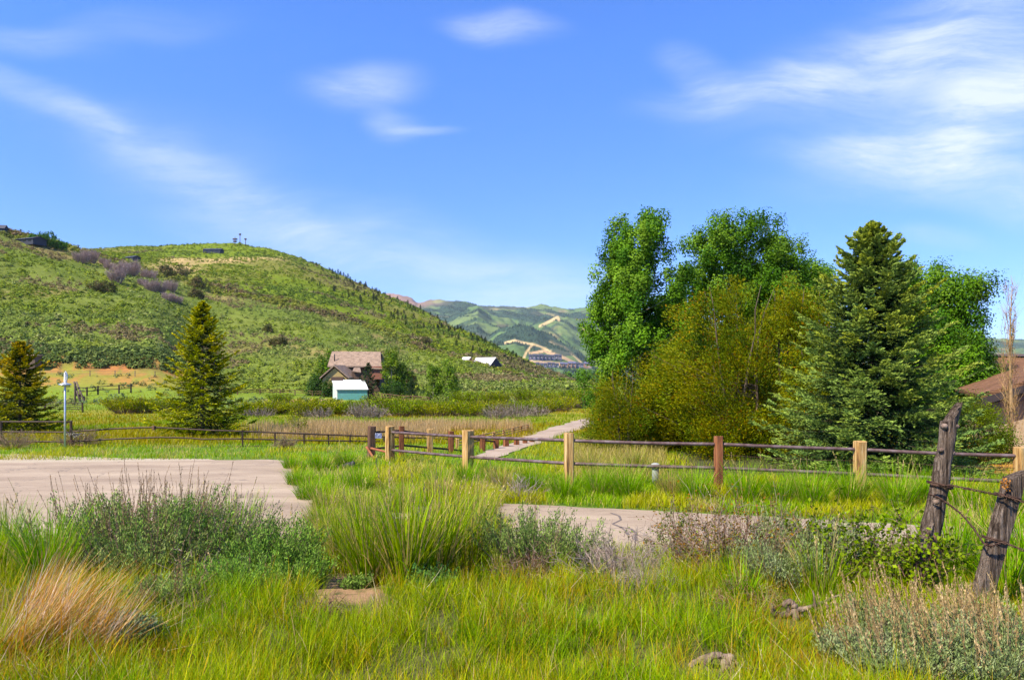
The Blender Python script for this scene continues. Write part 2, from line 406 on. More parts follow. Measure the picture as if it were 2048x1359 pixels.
def ribbed(name, c, freq=18.0):
    m, t, b = mat(name)
    tcn = mnode(t, "ShaderNodeTexCoord"); wv_ = mnode(t, "ShaderNodeTexWave"); wv_.inputs['Scale'].default_value = freq / 6.0
    t.links.new(tcn.outputs['UV'], wv_.inputs[0])
    bp = mnode(t, "ShaderNodeBump"); bp.inputs['Strength'].default_value = 0.7; bp.inputs['Distance'].default_value = 0.05
    t.links.new(wv_.outputs[0], bp.inputs['Height']); t.links.new(bp.outputs[0], b.inputs['Normal'])
    n = mnode(t, "ShaderNodeTexNoise"); n.inputs['Scale'].default_value = 2.0; t.links.new(tcn.outputs['UV'], n.inputs['Vector'])
    mr = mnode(t, "ShaderNodeMapRange"); mr.inputs[3].default_value = 0.85; mr.inputs[4].default_value = 1.12; t.links.new(n.outputs[0], mr.inputs[0])
    h = mnode(t, "ShaderNodeHueSaturation"); h.inputs['Color'].default_value = (*c, 1); t.links.new(mr.outputs[0], h.inputs['Value'])
    t.links.new(h.outputs[0], b.inputs['Base Color']); b.inputs['Roughness'].default_value = 0.5
    return m

# ground: colour attribute (what grows or lies there) broken up by noise
def ground_mat(name, s1=0.6, s2=9.0, bump=0.6, bd=0.05):
    m, t, b = mat(name)
    at_ = mnode(t, "ShaderNodeAttribute", attribute_name="Col")
    tcn = mnode(t, "ShaderNodeTexCoord")
    n1 = mnode(t, "ShaderNodeTexNoise"); n1.inputs['Scale'].default_value = s1; n1.inputs['Detail'].default_value = 8; n1.inputs['Roughness'].default_value = 0.7
    n2 = mnode(t, "ShaderNodeTexNoise"); n2.inputs['Scale'].default_value = s2; n2.inputs['Detail'].default_value = 8; n2.inputs['Roughness'].default_value = 0.75
    for n in (n1, n2): t.links.new(tcn.outputs['Object'], n.inputs['Vector'])
    ad = mnode(t, "ShaderNodeMath", operation='ADD'); t.links.new(n1.outputs[0], ad.inputs[0]); t.links.new(n2.outputs[0], ad.inputs[1])
    mr = mnode(t, "ShaderNodeMapRange"); mr.inputs[1].default_value = 0.6; mr.inputs[2].default_value = 1.4; mr.inputs[3].default_value = 0.55; mr.inputs[4].default_value = 1.45
    t.links.new(ad.outputs[0], mr.inputs[0])
    h = mnode(t, "ShaderNodeHueSaturation"); t.links.new(at_.outputs['Color'], h.inputs['Color']); t.links.new(mr.outputs[0], h.inputs['Value'])
    t.links.new(h.outputs[0], b.inputs['Base Color']); b.inputs['Roughness'].default_value = 1.0; b.inputs['Specular IOR Level'].default_value = 0.05
    bp = mnode(t, "ShaderNodeBump"); bp.inputs['Strength'].default_value = bump; bp.inputs['Distance'].default_value = bd
    t.links.new(ad.outputs[0], bp.inputs['Height']); t.links.new(bp.outputs[0], b.inputs['Normal'])
    return m
M_ground = ground_mat("soil_and_turf", 1.2, 26.0, 0.6, 0.03)
M_hill = ground_mat("hill_soil", 0.06, 0.7, 0.5, 0.8)
M_mount = ground_mat("mountain_slopes", 0.004, 0.03, 0.5, 12.0)

# ------------------------------------------------------------------ terrain colour map and meshes
PX = UU * F + CX
PY = HZ - (Z - H0) * F / YY
def lerp(a, b, t):
    return a * (1 - t[..., None]) + np.asarray(b, float) * t[..., None]
C = np.zeros(Z.shape + (3,)); C[:] = (0.10, 0.10, 0.035)
C = lerp(C, (0.11, 0.17, 0.03), sst(YY, 10, 12) * (1 - sst(YY, 30, 36)))
C = lerp(C, (0.15, 0.21, 0.022), sst(YY, 30, 36))
n1 = fbm(XX / 6, YY / 9, 21)
C = lerp(C, (0.24, 0.21, 0.03), sst(YY, 34, 40) * (1 - sst(YY, 90, 100)) * sst(n1, 0.45, 0.62) * 0.8)
reed = sst(PX, 480, 620) * (1 - sst(PX, 1050, 1090)) * sst(YY, 30, 32) * (1 - sst(YY, 38, 42))
C = lerp(C, (0.36, 0.27, 0.13), reed * 0.9)
# left pasture of yellow and orange grass below the cut bank
n2 = fbm(XX / 7, YY / 5, 22)
lf = wl[None, :] * sst(YY, 108, 116) * (1 - sst(YY, 130, 134))
C = lerp(C, (0.22, 0.20, 0.035), lf * 0.9)
C = lerp(C, (0.33, 0.16, 0.05), lf * sst(fbm(XX / 2, YY / 2, 62), .36, .5) * np.maximum(sst(n2, 0.54, 0.64), np.exp(-((PX - 262) / 55) ** 2 - ((YY - 118) / 6) ** 2)) * 0.85)
C = lerp(C, (0.30, 0.125, 0.045), wl[None, :] * sst(fbm(XX / 5, YY / 3, 63), .27, .40) * sst(YY, 128.5, 129.5) * (1 - sst(YY, 133, 135)) * sst(PX, 20, 90))
C = lerp(C, (0.10, 0.085, 0.03), wl[None, :] * sst(YY, 127.5, 129.5) * (1 - sst(YY, 133, 135)) * sst(fbm(XX / 2.2, YY / .8, 61), 0.46, 0.56) * .85)
# around the distant house: bare earth
C = lerp(C, (0.42, 0.25, 0.11), sst(PX, 500, 560) * (1 - sst(PX, 660, 700)) * sst(YY, 108, 112) * (1 - sst(YY, 122, 128)))
C = lerp(C, (0.30, 0.27, 0.04), sst(PX, 720, 760) * (1 - sst(PX, 830, 880)) * sst(YY, 100, 106) * (1 - sst(YY, 124, 130)))
# hillsides
hm = sst(YY, 131, 140) * np.maximum(wl[None, :], sst(YY, 140, 170))
hc = np.zeros_like(C); hc[:] = (0.14, 0.17, 0.03)
nh = fbm(XX / 22, YY / 30, 23)
hc = lerp(hc, (0.24, 0.18, 0.07), sst(nh, 0.54, 0.64) * 0.7)
hc = lerp(hc, (0.11, 0.15, 0.022), sst(fbm(XX / 30, YY / 40, 24), 0.5, 0.6) * 0.8)
back = sst(YY / y1[None, :], 1.02, 1.12)
bc = np.zeros_like(C); bc[:] = (0.125, 0.17, 0.01)
bc = lerp(bc, (0.16, 0.145, 0.035), sst(fbm(XX / 60, YY / 60, 25), 0.5, 0.62) * 0.7)
hc = hc * (1 - back[..., None]) + bc * back[..., None]
for (bx, by, sx, sy) in ((350, 535, 45, 10), (440, 522, 60, 5), (350, 520, 40, 5), (385, 543, 30, 5), (520, 517, 70, 3)):
    e = np.exp(-((PX - bx) / sx) ** 4 - ((PY - by) / sy) ** 4)
    hc = lerp(hc, (0.42, 0.29, 0.13), np.clip(e, 0, 1) * back * 0.9)
C = C * (1 - hm[..., None]) + hc * hm[..., None]
# foreground: bare soil patch, paler soil on the bank, mulch yard before the right-hand house, gravel shoulder
dirt = np.exp(-((PX - 700) / 78) ** 4 - ((PY - 1184) / 34) ** 4) * (YY < 10) * sst(fbm(XX * 5, YY * 5, 33), .25, .5)
C = lerp(C, (0.30, 0.185, 0.10), np.clip(dirt * 1.2, 0, 1))
mulch = sst(PX, 1840, 1900) * sst(YY, 18.5, 20) * (1 - sst(YY, 32, 35))
C = lerp(C, (0.42, 0.20, 0.05), mulch * (0.55 + 0.45 * sst(fbm(XX, YY, 29), 0.4, 0.5)))
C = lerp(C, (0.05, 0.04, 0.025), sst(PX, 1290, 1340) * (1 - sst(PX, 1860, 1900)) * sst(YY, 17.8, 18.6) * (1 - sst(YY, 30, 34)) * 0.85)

nr, nc = Z.shape
idx = np.arange(nr * nc).reshape(nr, nc)
Q = np.stack([idx[:-1, :-1], idx[:-1, 1:], idx[1:, 1:], idx[1:, :-1]], -1)
split = np.searchsorted(ys, 131.0)
V = np.stack([XX, YY, Z], -1)
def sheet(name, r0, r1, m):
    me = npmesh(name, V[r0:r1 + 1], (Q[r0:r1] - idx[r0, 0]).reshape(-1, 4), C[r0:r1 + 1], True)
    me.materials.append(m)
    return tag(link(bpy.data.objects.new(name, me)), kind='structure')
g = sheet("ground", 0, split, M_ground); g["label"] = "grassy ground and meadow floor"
hgt = sheet("hill", split, nr - 1, M_hill); hgt["label"] = "brush covered hillside with a rounded summit"

# ground behind the viewer so that the land goes on
gb = npmesh("ground", [(-40, -40, 1.0), (40, -40, 1.0), (40, 1.21, 1.0), (-40, 1.21, 1.0)], np.array([[0, 1, 2, 3]]), np.tile((0.12, 0.14, 0.04), (4, 1)))
gb.materials.append(M_ground)
tag(link(bpy.data.objects.new("ground", gb)), "grassy bank behind the viewer", kind='structure')

# ------------------------------------------------------------------ far mountains
mu = np.concatenate([np.linspace(-0.9, -0.2, 40, endpoint=False), np.linspace(-0.2, 0.16, 300, endpoint=False), np.linspace(0.16, 1.2, 120)])
my = np.concatenate([np.linspace(1100, 1900, 14, endpoint=False), np.linspace(1900, 3600, 130, endpoint=False), np.linspace(3600, 5600, 110)])
MY, MU = np.meshgrid(my, mu, indexing='ij'); MX = MU * MY; MPX = MU * F + CX
def ridge(pairs, yc, wf, wb):
    p, v = zip(*pairs)
    top = np.interp(MPX, p, v)
    yr = yc(MPX) if callable(yc) else yc
    zr = H0 + (HZ - top) / F * yr
    d = np.where(MY < yr, (yr - MY) / wf, (MY - yr) / wb)
    return -15 + (zr + 15) * np.clip(1 - d, 0, 1) ** 0.9
MZ = np.full(MY.shape, -15.0)
MZ = np.maximum(MZ, ridge([(-500, 640), (700, 588), (795, 592), (822, 598), (835, 604), (870, 604), (930, 604), (955, 612), (1000, 612), (1090, 613), (1140, 622), (1200, 616), (1260, 625), (1500, 650), (1900, 672), (2040, 684), (2600, 690)], 5000, 2300, 700))
MZ = np.maximum(MZ, ridge([(600, 700), (780, 700), (860, 660), (920, 626), (955, 610), (985, 628), (1020, 640), (1045, 660), (1100, 700), (1150, 745), (2600, 745)], lambda p: 3900 - (p - 950) * 1.2, 1500, 800))
MZ = np.maximum(MZ, ridge([(600, 745), (1000, 745), (1060, 652), (1085, 640), (1110, 632), (1135, 634), (1170, 650), (1200, 662), (1300, 700), (1400, 745), (2600, 745)], lambda p: 3700 + (p - 1100) * 2.0, 1300, 800))
MZ = np.maximum(MZ, ridge([(600, 745), (900, 745), (965, 680), (1000, 655), (1030, 650), (1060, 660), (1105, 682), (1150, 705), (1180, 728), (1200, 745), (2600, 745)], lambda p: 2900 - (p - 1030) * 1.0, 900, 700))
lift = sst(MZ, -10, 60)
MZ = MZ + lift * ((np.abs(fbm(MX / 420 + MY / 900, MY / 500, 41) - 0.5) * -110 + 20) + (fbm(MX / 110, MY / 150, 42) - 0.5) * 46 + (fbm(MX / 40, MY / 60, 48) - 0.5) * 16)
MPY = HZ - (MZ - H0) * F / MY
MC = np.zeros(MZ.shape + (3,)); MC[:] = (0.085, 0.14, 0.045)
MC = lerp(MC, (0.12, 0.165, 0.055), sst(fbm(MX / 260, MY / 260, 43), 0.46, 0.58))
MC = lerp(MC, (0.22, 0.17, 0.09), sst(fbm(MX / 180, MY / 230, 44), 0.58, 0.68) * 0.7)
conif = sst(fbm(MX / 210 + MY / 400, MY / 330, 45), 0.52, 0.57)
conif = np.maximum(conif * .8, sst(fbm(MX / 60, MY / 90, 46), 0.55, 0.62) * .6)
MC = lerp(MC, (0.016, 0.036, 0.034), conif * 0.95)
MC = lerp(MC, (0.30, 0.17, 0.13), sst(MY, 4500, 4800) * (1 - sst(MPX, 800, 930)) * 0.8)
def stroke(pts, wpx, col, y0=0, y1_=9999, a=0.95):
    global MC
    d = np.full(MZ.shape, 1e9)
    for (x0, y0_), (x1, y1b) in zip(pts[:-1], pts[1:]):
        dx, dy = x1 - x0, y1b - y0_
        t = np.clip(((MPX - x0) * dx + (MPY - y0_) * dy) / (dx * dx + dy * dy), 0, 1)
        d = np.minimum(d, np.hypot(MPX - x0 - t * dx, MPY - y0_ - t * dy))
    MC = lerp(MC, col, (1 - sst(d, wpx * 0.32, wpx * 0.32 + 1.6)) * ((MY > y0) & (MY < y1_)) * a)
tan = (0.50, 0.36, 0.17)
stroke([(1010, 686), (1030, 680), (1050, 686), (1075, 690), (1095, 700), (1115, 712)], 4.5, tan, 0, 3300)
stroke([(1064, 690), (1052, 705), (1047, 718)], 5, tan, 0, 3300)
stroke([(1100, 682), (1130, 695), (1150, 712), (1165, 728)], 4, tan, 0, 3300)
stroke([(1060, 706), (1090, 702), (1130, 716), (1150, 726)], 6, (0.46, 0.30, 0.16), 0, 3300)
stroke([(1048, 722), (1100, 726), (1180, 732)], 9, (0.40, 0.27, 0.17), 0, 3300)
stroke([(1080, 652), (1098, 643), (1115, 634), (1118, 640)], 6, tan, 3000)
stroke([(1165, 655), (1176, 668), (1180, 672)], 5, tan, 3000)
stroke([(1085, 650), (1110, 665), (1140, 690)], 3, (0.028, 0.05, 0.03))
stroke([(1040, 640), (1075, 665), (1120, 690), (1160, 715)], 8, (0.022, 0.045, 0.032), 0, 3600, 0.8)
idm = np.arange(MZ.size).reshape(MZ.shape)
QM = np.stack([idm[:-1, :-1], idm[:-1, 1:], idm[1:, 1:], idm[1:, :-1]], -1).reshape(-1, 4)
me = npmesh("mountains", np.stack([MX, MY, MZ], -1), QM, MC, True); me.materials.append(M_mount)
tag(link(bpy.data.objects.new("mountains", me)), "far blue green mountains with ski runs and bare dirt tracks", kind='structure')
# valley floor between hill and mountains
vf = npmesh("ground", [(-4000, 1000, -15.5), (6000, 1000, -15.5), (9000, 5600, -15.5), (-9000, 5600, -15.5)], np.array([[0, 1, 2, 3]]), np.tile((0.08, 0.13, 0.03), (4, 1)))
vf.materials.append(M_mount)
tag(link(bpy.data.objects.new("ground", vf)), "far valley floor", kind='structure')
def mz(px, y):
    i = np.clip(np.searchsorted(my, y) - 1, 0, len(my) - 2); j = np.clip(np.searchsorted(mu, (px - CX) / F) - 1, 0, len(mu) - 2)
    return MZ[i, j]
def mount_hit(px, py):                # where a sight line meets the mountains
    y = np.linspace(1500, 5500, 8000); i = np.clip(np.searchsorted(my, y) - 1, 0, len(my) - 2); j = int(np.clip(np.searchsorted(mu, (px - CX) / F) - 1, 0, len(mu) - 2))
    fi = (y - my[i]) / (my[i + 1] - my[i]); zz = MZ[i, j] * (1 - fi) + MZ[i + 1, j] * fi
    return float(y[np.argmax(H0 + (HZ - py) / F * y <= zz)])
# conifer woods on the mountains, one far mass
A = Acc()
n = 60000
tp = rng.uniform(760, 1260, n); ty = rng.uniform(1900, 5200, n); tx = (tp - CX) / F * ty
i = np.clip(np.searchsorted(my, ty) - 1, 0, len(my) - 2); j = np.clip(np.searchsorted(mu, tx / ty) - 1, 0, len(mu) - 2)
k = (MC[i, j, 0] < 0.05) & (MZ[i, j] > 0)
tx, ty, tz = tx[k][:14000], ty[k][:14000], MZ[i, j][k][:14000]
n = len(tx); hh = rng.uniform(5, 11, n)
for s in range(2):
    a = rng.uniform(0, 3.1, n) + s * 1.57
    dx = np.cos(a) * hh * 0.28; dy = np.sin(a) * hh * 0.28
    Vt = np.stack([np.stack([tx - dx, ty - dy, tz - 2], 1), np.stack([tx + dx, ty + dy, tz - 2], 1), np.stack([tx + dx * .05, ty + dy * .05, tz + hh], 1), np.stack([tx - dx * .05, ty - dy * .05, tz + hh], 1)], 1)
    A.add(Vt, np.arange(4 * n).reshape(n, 4), np.repeat(pick([(0.03, 0.055, 0.038), (0.045, 0.075, 0.04)], n)[:, None], 4, 1))
tag(A.obj("woods", M_needle), "dark conifer woods spread over the far mountains", "woods", kind='stuff')

# ------------------------------------------------------------------ roads
def outline_sheet(name, pts, dz, m, jit=0.05, step=0.25, label=None):
    res = []
    for a, b in zip(pts, pts[1:] + pts[:1]):
        a = Vector(a); b = Vector(b); k = max(1, int((b - a).length / step))
        for q in range(k):
            p = a.lerp(b, q / k)
            nx = fbm(np.array(p.x * 2.0), np.array(p.y * 2.0), 51) - 0.5; ny = fbm(np.array(p.x * 2.0), np.array(p.y * 2.0), 52) - 0.5
            res.append((p.x + float(nx) * jit * 3, p.y + float(ny) * jit * 5, dz))
    me = bpy.data.meshes.new(name); me.from_pydata(res, [], [list(range(len(res)))]); me.update()
    if me.polygons[0].normal.z < 0: me.flip_normals()
    me.materials.append(m)
    o = link(bpy.data.objects.new(name, me)); tag(o, label, kind='structure')
    return o
def flat(px, py):
    y = H0 * F / (py - HZ); return ((px - CX) / F * y, y, 0)
M_asph, t, b = mat("sun_bleached_asphalt")
tcn = mnode(t, "ShaderNodeTexCoord")
n1 = mnode(t, "ShaderNodeTexNoise"); n1.inputs['Scale'].default_value = 0.5; n1.inputs['Detail'].default_value = 9; n1.inputs['Roughness'].default_value = 0.7
mpa = mnode(t, "ShaderNodeMapping"); mpa.inputs['Scale'].default_value = (0.35, 1.6, 1)
t.links.new(tcn.outputs['Object'], mpa.inputs[0]); t.links.new(mpa.outputs[0], n1.inputs['Vector'])
n2 = mnode(t, "ShaderNodeTexNoise"); n2.inputs['Scale'].default_value = 70; n2.inputs['Detail'].default_value = 4; t.links.new(tcn.outputs['Object'], n2.inputs['Vector'])
r1 = mnode(t, "ShaderNodeValToRGB"); r1.color_ramp.elements[0].position = 0.38; r1.color_ramp.elements[0].color = (0.243, 0.182, 0.132, 1)
r1.color_ramp.elements[1].position = 0.62; r1.color_ramp.elements[1].color = (0.372, 0.292, 0.214, 1); t.links.new(n1.outputs[0], r1.inputs[0])
mr = mnode(t, "ShaderNodeMapRange"); mr.inputs[1].default_value = 0.3; mr.inputs[2].default_value = 0.7; mr.inputs[3].default_value = 0.78; mr.inputs[4].default_value = 1.2; t.links.new(n2.outputs[0], mr.inputs[0])
h = mnode(t, "ShaderNodeHueSaturation"); t.links.new(r1.outputs[0], h.inputs['Color']); t.links.new(mr.outputs[0], h.inputs['Value'])
vo = mnode(t, "ShaderNodeTexVoronoi"); vo.feature = 'DISTANCE_TO_EDGE'; vo.inputs['Scale'].default_value = 0.33
nw = mnode(t, "ShaderNodeTexNoise"); nw.inputs['Scale'].default_value = 1.6; nw.inputs['Detail'].default_value = 5; t.links.new(tcn.outputs['Object'], nw.inputs['Vector'])
va = mnode(t, "ShaderNodeVectorMath"); va.operation = 'ADD'; t.links.new(tcn.outputs['Object'], va.inputs[0]); t.links.new(nw.outputs['Color'], va.inputs[1]); t.links.new(va.outputs[0], vo.inputs['Vector'])
cr = mnode(t, "ShaderNodeMapRange"); cr.inputs[1].default_value = 0.0; cr.inputs[2].default_value = 0.008; cr.inputs[3].default_value = 0.55; cr.inputs[4].default_value = 0.0; t.links.new(vo.outputs[0], cr.inputs[0])
mc = mnode(t, "ShaderNodeMix", data_type='RGBA'); t.links.new(cr.outputs[0], mc.inputs[0]); t.links.new(h.outputs[0], mc.inputs[6]); mc.inputs[7].default_value = (0.09, 0.075, 0.07, 1)
t.links.new(mc.outputs[2], b.inputs['Base Color']); b.inputs['Roughness'].default_value = 0.9; b.inputs['Specular IOR Level'].default_value = 0.2
bp = mnode(t, "ShaderNodeBump"); bp.inputs['Strength'].default_value = 0.4; bp.inputs['Distance'].default_value = 0.01; t.links.new(n2.outputs[0], bp.inputs['Height']); t.links.new(bp.outputs[0], b.inputs['Normal'])
M_gravel = noisy("pale_gravel", [(0.26, 0.21, 0.15), (0.50, 0.42, 0.31)], 40, 0.95, bump=0.6, coords='Object')
M_drive = noisy("gravel_drive", [(0.23, 0.17, 0.125), (0.32, 0.245, 0.19), (0.39, 0.31, 0.25)], 1.2, 0.95, bump=0.4, detail=10)
NEAR = 11.15
road = outline_sheet("road", [(-26, NEAR, 0), (-26, 21.6, 0), flat(-300, 927), flat(250, 923), flat(430, 920), flat(540, 918.5), flat(562, 920), flat(577, 925), flat(584, 936), flat(588, 952), flat(595, 966), flat(607, 978), flat(621, 990), flat(628, 1012), flat(618, 1050), flat(600, 1096)], 0.008, M_asph, 0.05, 0.22, "sun bleached pinkish asphalt turning area on the left")
road2 = outline_sheet("road", [flat(690, 1008), flat(715, 1003), flat(770, 1007), flat(850, 1005), flat(1000, 1007), flat(1200, 1016), flat(1400, 1026), flat(1650, 1040), flat(1900, 1053), flat(2300, 1072), (26, 11.9, 0), (26, 9.9, 0), (9, 10.75, 0), (4, NEAR, 0), flat(1030, 1096), flat(1005, 1055), flat(860, 1040), flat(700, 1035)], 0.008, M_asph, 0.05, 0.22, "sun bleached asphalt road on the right with a tar seal")
outline_sheet("gravel_shoulder", [flat(-400, 935), flat(-400, 908), flat(0, 907), flat(120, 911), flat(240, 916), flat(420, 917), flat(440, 924), flat(200, 930)], 0.004, M_gravel, 0.08, 0.3, "pale gravel strip along the far road edge")
# tar seal on the road
M_tar = noisy("tar_seal", [(0.09, 0.075, 0.068), (0.19, 0.15, 0.13)], 20, 0.8)
A = Acc()
for pts in ([(1222, 1026), (1238, 1032), (1242, 1040), (1225, 1048), (1240, 1054), (1262, 1058), (1272, 1066), (1268, 1076), (1274, 1082)], [(1240, 1054), (1252, 1062), (1256, 1070)]):
    p = np.array([flat(*q)[:2] for q in pts]); tt = np.linspace(0, len(p) - 1, 50)
    c = np.stack([np.interp(tt, range(len(p)), p[:, 0]), np.interp(tt, range(len(p)), p[:, 1])], 1)
    d = unit(np.gradient(c, axis=0)); nn = np.stack([-d[:, 1], d[:, 0]], 1); wd = (0.010 + 0.028 * fbm(np.linspace(0, 9, 50), np.zeros(50), 8))[:, None]
    z = np.full((50, 1), 0.013)
    Vv = np.stack([np.concatenate([c - nn * wd, z], 1), np.concatenate([c + nn * wd, z], 1)], 1)
    q = np.arange(49)[:, None] * 2
    A.add(Vv, np.concatenate([q, q + 2, q + 3, q + 1], 1), np.zeros((100, 3)))
tag(A.obj("tar_seal", M_tar, road2))
# side drive
Lp = [(935, 918), (1000, 895), (1052, 874), (1093, 859), (1125, 849.7), (1153, 841.5), (1182, 834.5), (1215, 829)]
Rp = [(995, 918), (1052, 896), (1104, 879), (1138, 866), (1172, 856), (1202, 847.5), (1238, 840), (1275, 833)]
L3 = np.array([tuple(gp(*p)) for p in Lp]); R3 = np.array([tuple(gp(*p)) for p in Rp])
tt = np.linspace(0, len(L3) - 1, 60)
ip = lambda M: np.stack([np.interp(tt, range(len(M)), M[:, k]) for k in range(3)], 1)
L3, R3 = ip(L3), ip(R3)
L3[:, 0] += (fbm(tt * 6, tt * 0, 71) - .5) * .5; R3[:, 0] += (fbm(tt * 6, tt * 0 + 5, 72) - .5) * .5
rows = [L3 * (1 - f) + R3 * f for f in np.linspace(0, 1, 7)]
Vd = np.stack(rows, 1); Vd[..., 2] = G(Vd[..., 0], Vd[..., 1]) + 0.03
di = np.arange(60 * 7).reshape(60, 7)
me = npmesh("driveway", Vd, np.stack([di[:-1, :-1], di[:-1, 1:], di[1:, 1:], di[1:, :-1]], -1).reshape(-1, 4), None, True); me.materials.append(M_drive)
tag(link(bpy.data.objects.new("driveway", me)), "pale gravel side drive curving away behind the fence", kind='structure')
dl = np.array([tuple(p) for p in Vd[:, 0]]); dr = np.array([tuple(p) for p in Vd[:, -1]])
def on_drive(x, y):
    xl = np.interp(y, dl[:, 1], dl[:, 0]); xr = np.interp(y, dr[:, 1], dr[:, 0])
    return (x > xl - 0.1) & (x < xr + 0.1) & (y > dl[0, 1])
far_edge_px = np.array([-900, 240, 430, 575, 588, 622, 640, 1000, 1400, 1900, 2300, 3000]); far_edge_y = np.array([H0 * F / (q - HZ) for q in (922, 920, 919, 919, 974, 983, 1004, 1007, 1026, 1053, 1074, 1080)])
def on_road(x, y, m=0.0):
    px = x / np.maximum(y, 1) * F + CX
    return (y > NEAR - 0.1 + m - 0.0 * x) & (y < np.interp(px, far_edge_px, far_edge_y) - m)
# ------------------------------------------------------------------ hard-surface helpers
class MB:
    def __init__(s): s.v = []; s.f = []; s.uv = []
    def poly(s, pts, uv=None):
        k = len(s.v); s.v += [tuple(p) for p in pts]; s.f.append(list(range(k, k + len(pts))))
        if uv is None:
            p = [Vector(q) for q in pts]; n = (p[1] - p[0]).cross(p[-1] - p[0])
            n = n.normalized() if n.length > 0 else Vector((0, 0, 1))
            if abs(n.z) > 0.98: ux = Vector((1, 0, 0))
            else: ux = Vector((0, 0, 1)).cross(n).normalized()
            uy = n.cross(ux); uv = [(q.dot(ux), q.dot(uy)) for q in p]
        s.uv.append(uv); return s
    def box(s, c, sz, M=None):
        c = Vector(c); hx, hy, hz = sz[0] / 2, sz[1] / 2, sz[2] / 2
        q = [Vector((x * hx, y * hy, z * hz)) for x in (-1, 1) for y in (-1, 1) for z in (-1, 1)]
        q = [(M @ p if M else p) + c for p in q]
        for f in ((0, 1, 3, 2), (4, 6, 7, 5), (0, 4, 5, 1), (2, 3, 7, 6), (0, 2, 6, 4), (1, 5, 7, 3)): s.poly([q[i] for i in f])
        return s
    def slab(s, pts, th):                       # thick sheet from a planar polygon, thickness downwards
        p = [Vector(q) for q in pts]; lo = [q - Vector((0, 0, th)) for q in p]
        s.poly(p); s.poly(lo[::-1])
        for i in range(len(p)):
            j = (i + 1) % len(p); s.poly([p[i], lo[i], lo[j], p[j]])
        return s
    def build(s, name, m, parent=None, bevel=0.0):
        me = bpy.data.meshes.new(name); me.from_pydata(s.v, [], s.f); me.update()
        ul = me.uv_layers.new(name="UVMap")
        ul.data.foreach_set("uv", [c for u in s.uv for p in u for c in p])
        bm = bmesh.new(); bm.from_mesh(me)
        bmesh.ops.remove_doubles(bm, verts=bm.verts, dist=1e-4); bmesh.ops.recalc_face_normals(bm, faces=bm.faces)
        if bevel > 0: bmesh.ops.bevel(bm, geom=[e for e in bm.edges if len(e.link_faces) == 2], offset=bevel, segments=1, affect='EDGES')
        bm.to_mesh(me); bm.free(); me.materials.append(m)
        return link(bpy.data.objects.new(name, me), parent)
def rotz(a): return Matrix.Rotation(a, 3, 'Z')
def copy_thing(o, loc=None, rz=None, sc=None, label=None):
    c = o.copy(); COL.objects.link(c)
    if loc is not None: c.location = loc
    if rz is not None: c.rotation_euler = (0, 0, rz)
    if sc is not None: c.scale = (sc, sc, sc) if isinstance(sc, (int, float)) else sc
    if label: c["label"] = label
    for ch in o.children:
        d = ch.copy(); COL.objects.link(d); d.parent = c
        for g_ in ch.children:
            e = g_.copy(); COL.objects.link(e); e.parent = d
    return c
def local(p, root):                            # world point to a root without rotation
    return Vector(p) - root.location
def post_mesh(parent, name, base, top, w_, m, rz=0.0, d_=None, taper=0.0):
    """squared timber post with softened, slightly uneven edges and a weathered top"""
    base, top = Vector(base), Vector(top); d_ = d_ or w_
    bm = bmesh.new(); N = 7; rings = []
    for k in range(N + 1):
        t_ = k / N; c = base.lerp(top, t_); ring = []
        for (sx, sy) in ((-1, -.72), (-.72, -1), (.72, -1), (1, -.72), (1, .72), (.72, 1), (-.72, 1), (-1, .72)):
            q = rotz(rz) @ Vector((sx * w_ / 2 * (1 - taper * t_), sy * d_ / 2 * (1 - taper * t_), 0)) * random.uniform(0.955, 1.03)
            ring.append(bm.verts.new(c + q + Vector((0, 0, random.uniform(-.012, .012) if k == N else 0))))
        rings.append(ring)
    for a, b_ in zip(rings, rings[1:]):
        for i_ in range(8): bm.faces.new((a[i_], a[(i_ + 1) % 8], b_[(i_ + 1) % 8], b_[i_]))
    bm.faces.new(rings[-1]); bm.faces.new(rings[0][::-1])
    me = bpy.data.meshes.new(name); bm.to_mesh(me); bm.free(); me.materials.append(m)
    return link(bpy.data.objects.new(name, me), parent)
def pipe(parent, name, pts, r, m, sides=10, sag=0.0):
    A = Acc(); p = np.array([tuple(q) for q in pts], float)
    tt = np.linspace(0, len(p) - 1, max(len(p), 8 * (len(p) - 1)))
    q = np.stack([np.interp(tt, range(len(p)), p[:, k]) for k in range(3)], 1)
    if sag: q[:, 2] -= sag * (1 - (2 * np.linspace(0, 1, len(q)) - 1) ** 2)
    tube(A, q, r, sides)
    return A.obj(name, m, parent, True)

# ------------------------------------------------------------------ front timber and pipe fence
fp = [(780, 852, 22.1, 'tan', 0.55, 0.25), (936, 860, 19.6, 'tan', 0.62, 0.27), (1138, 865, 17.0, 'tan', 0.12, 0.22), (1437, 872, 16.5, 'red', 0.05, 0.185), (1720, 882, 16.0, 'tan', 0.08, 0.235), (2042, 894, 15.1, 'tan', 0.06, 0.23), (2420, 908, 14.4, 'red', 0.05, 0.2)]
FT = thing("pipe_fence", "long fence of brown steel pipe rails between squared timber posts along the road verge", "fence", at(1138, 17.0))
tops = []
lows = []
for (px, py, y, kind, rz, wd) in fp:
    b_ = at(px, y, -0.25); tp_ = P(px, py, y)
    o = post_mesh(FT, "post", local(b_, FT), local((b_.x, b_.y, tp_.z), FT), wd, M_tanpost if kind == 'tan' else M_redpost, rz)
    if kind == 'red': o["label"] = "red brown timber post"
    else: o["label"] = "pale tan timber post"
    tops.append(Vector((b_.x, b_.y, tp_.z - 0.185))); lows.append(Vector((b_.x, b_.y, tp_.z - 0.185 - 0.56)))
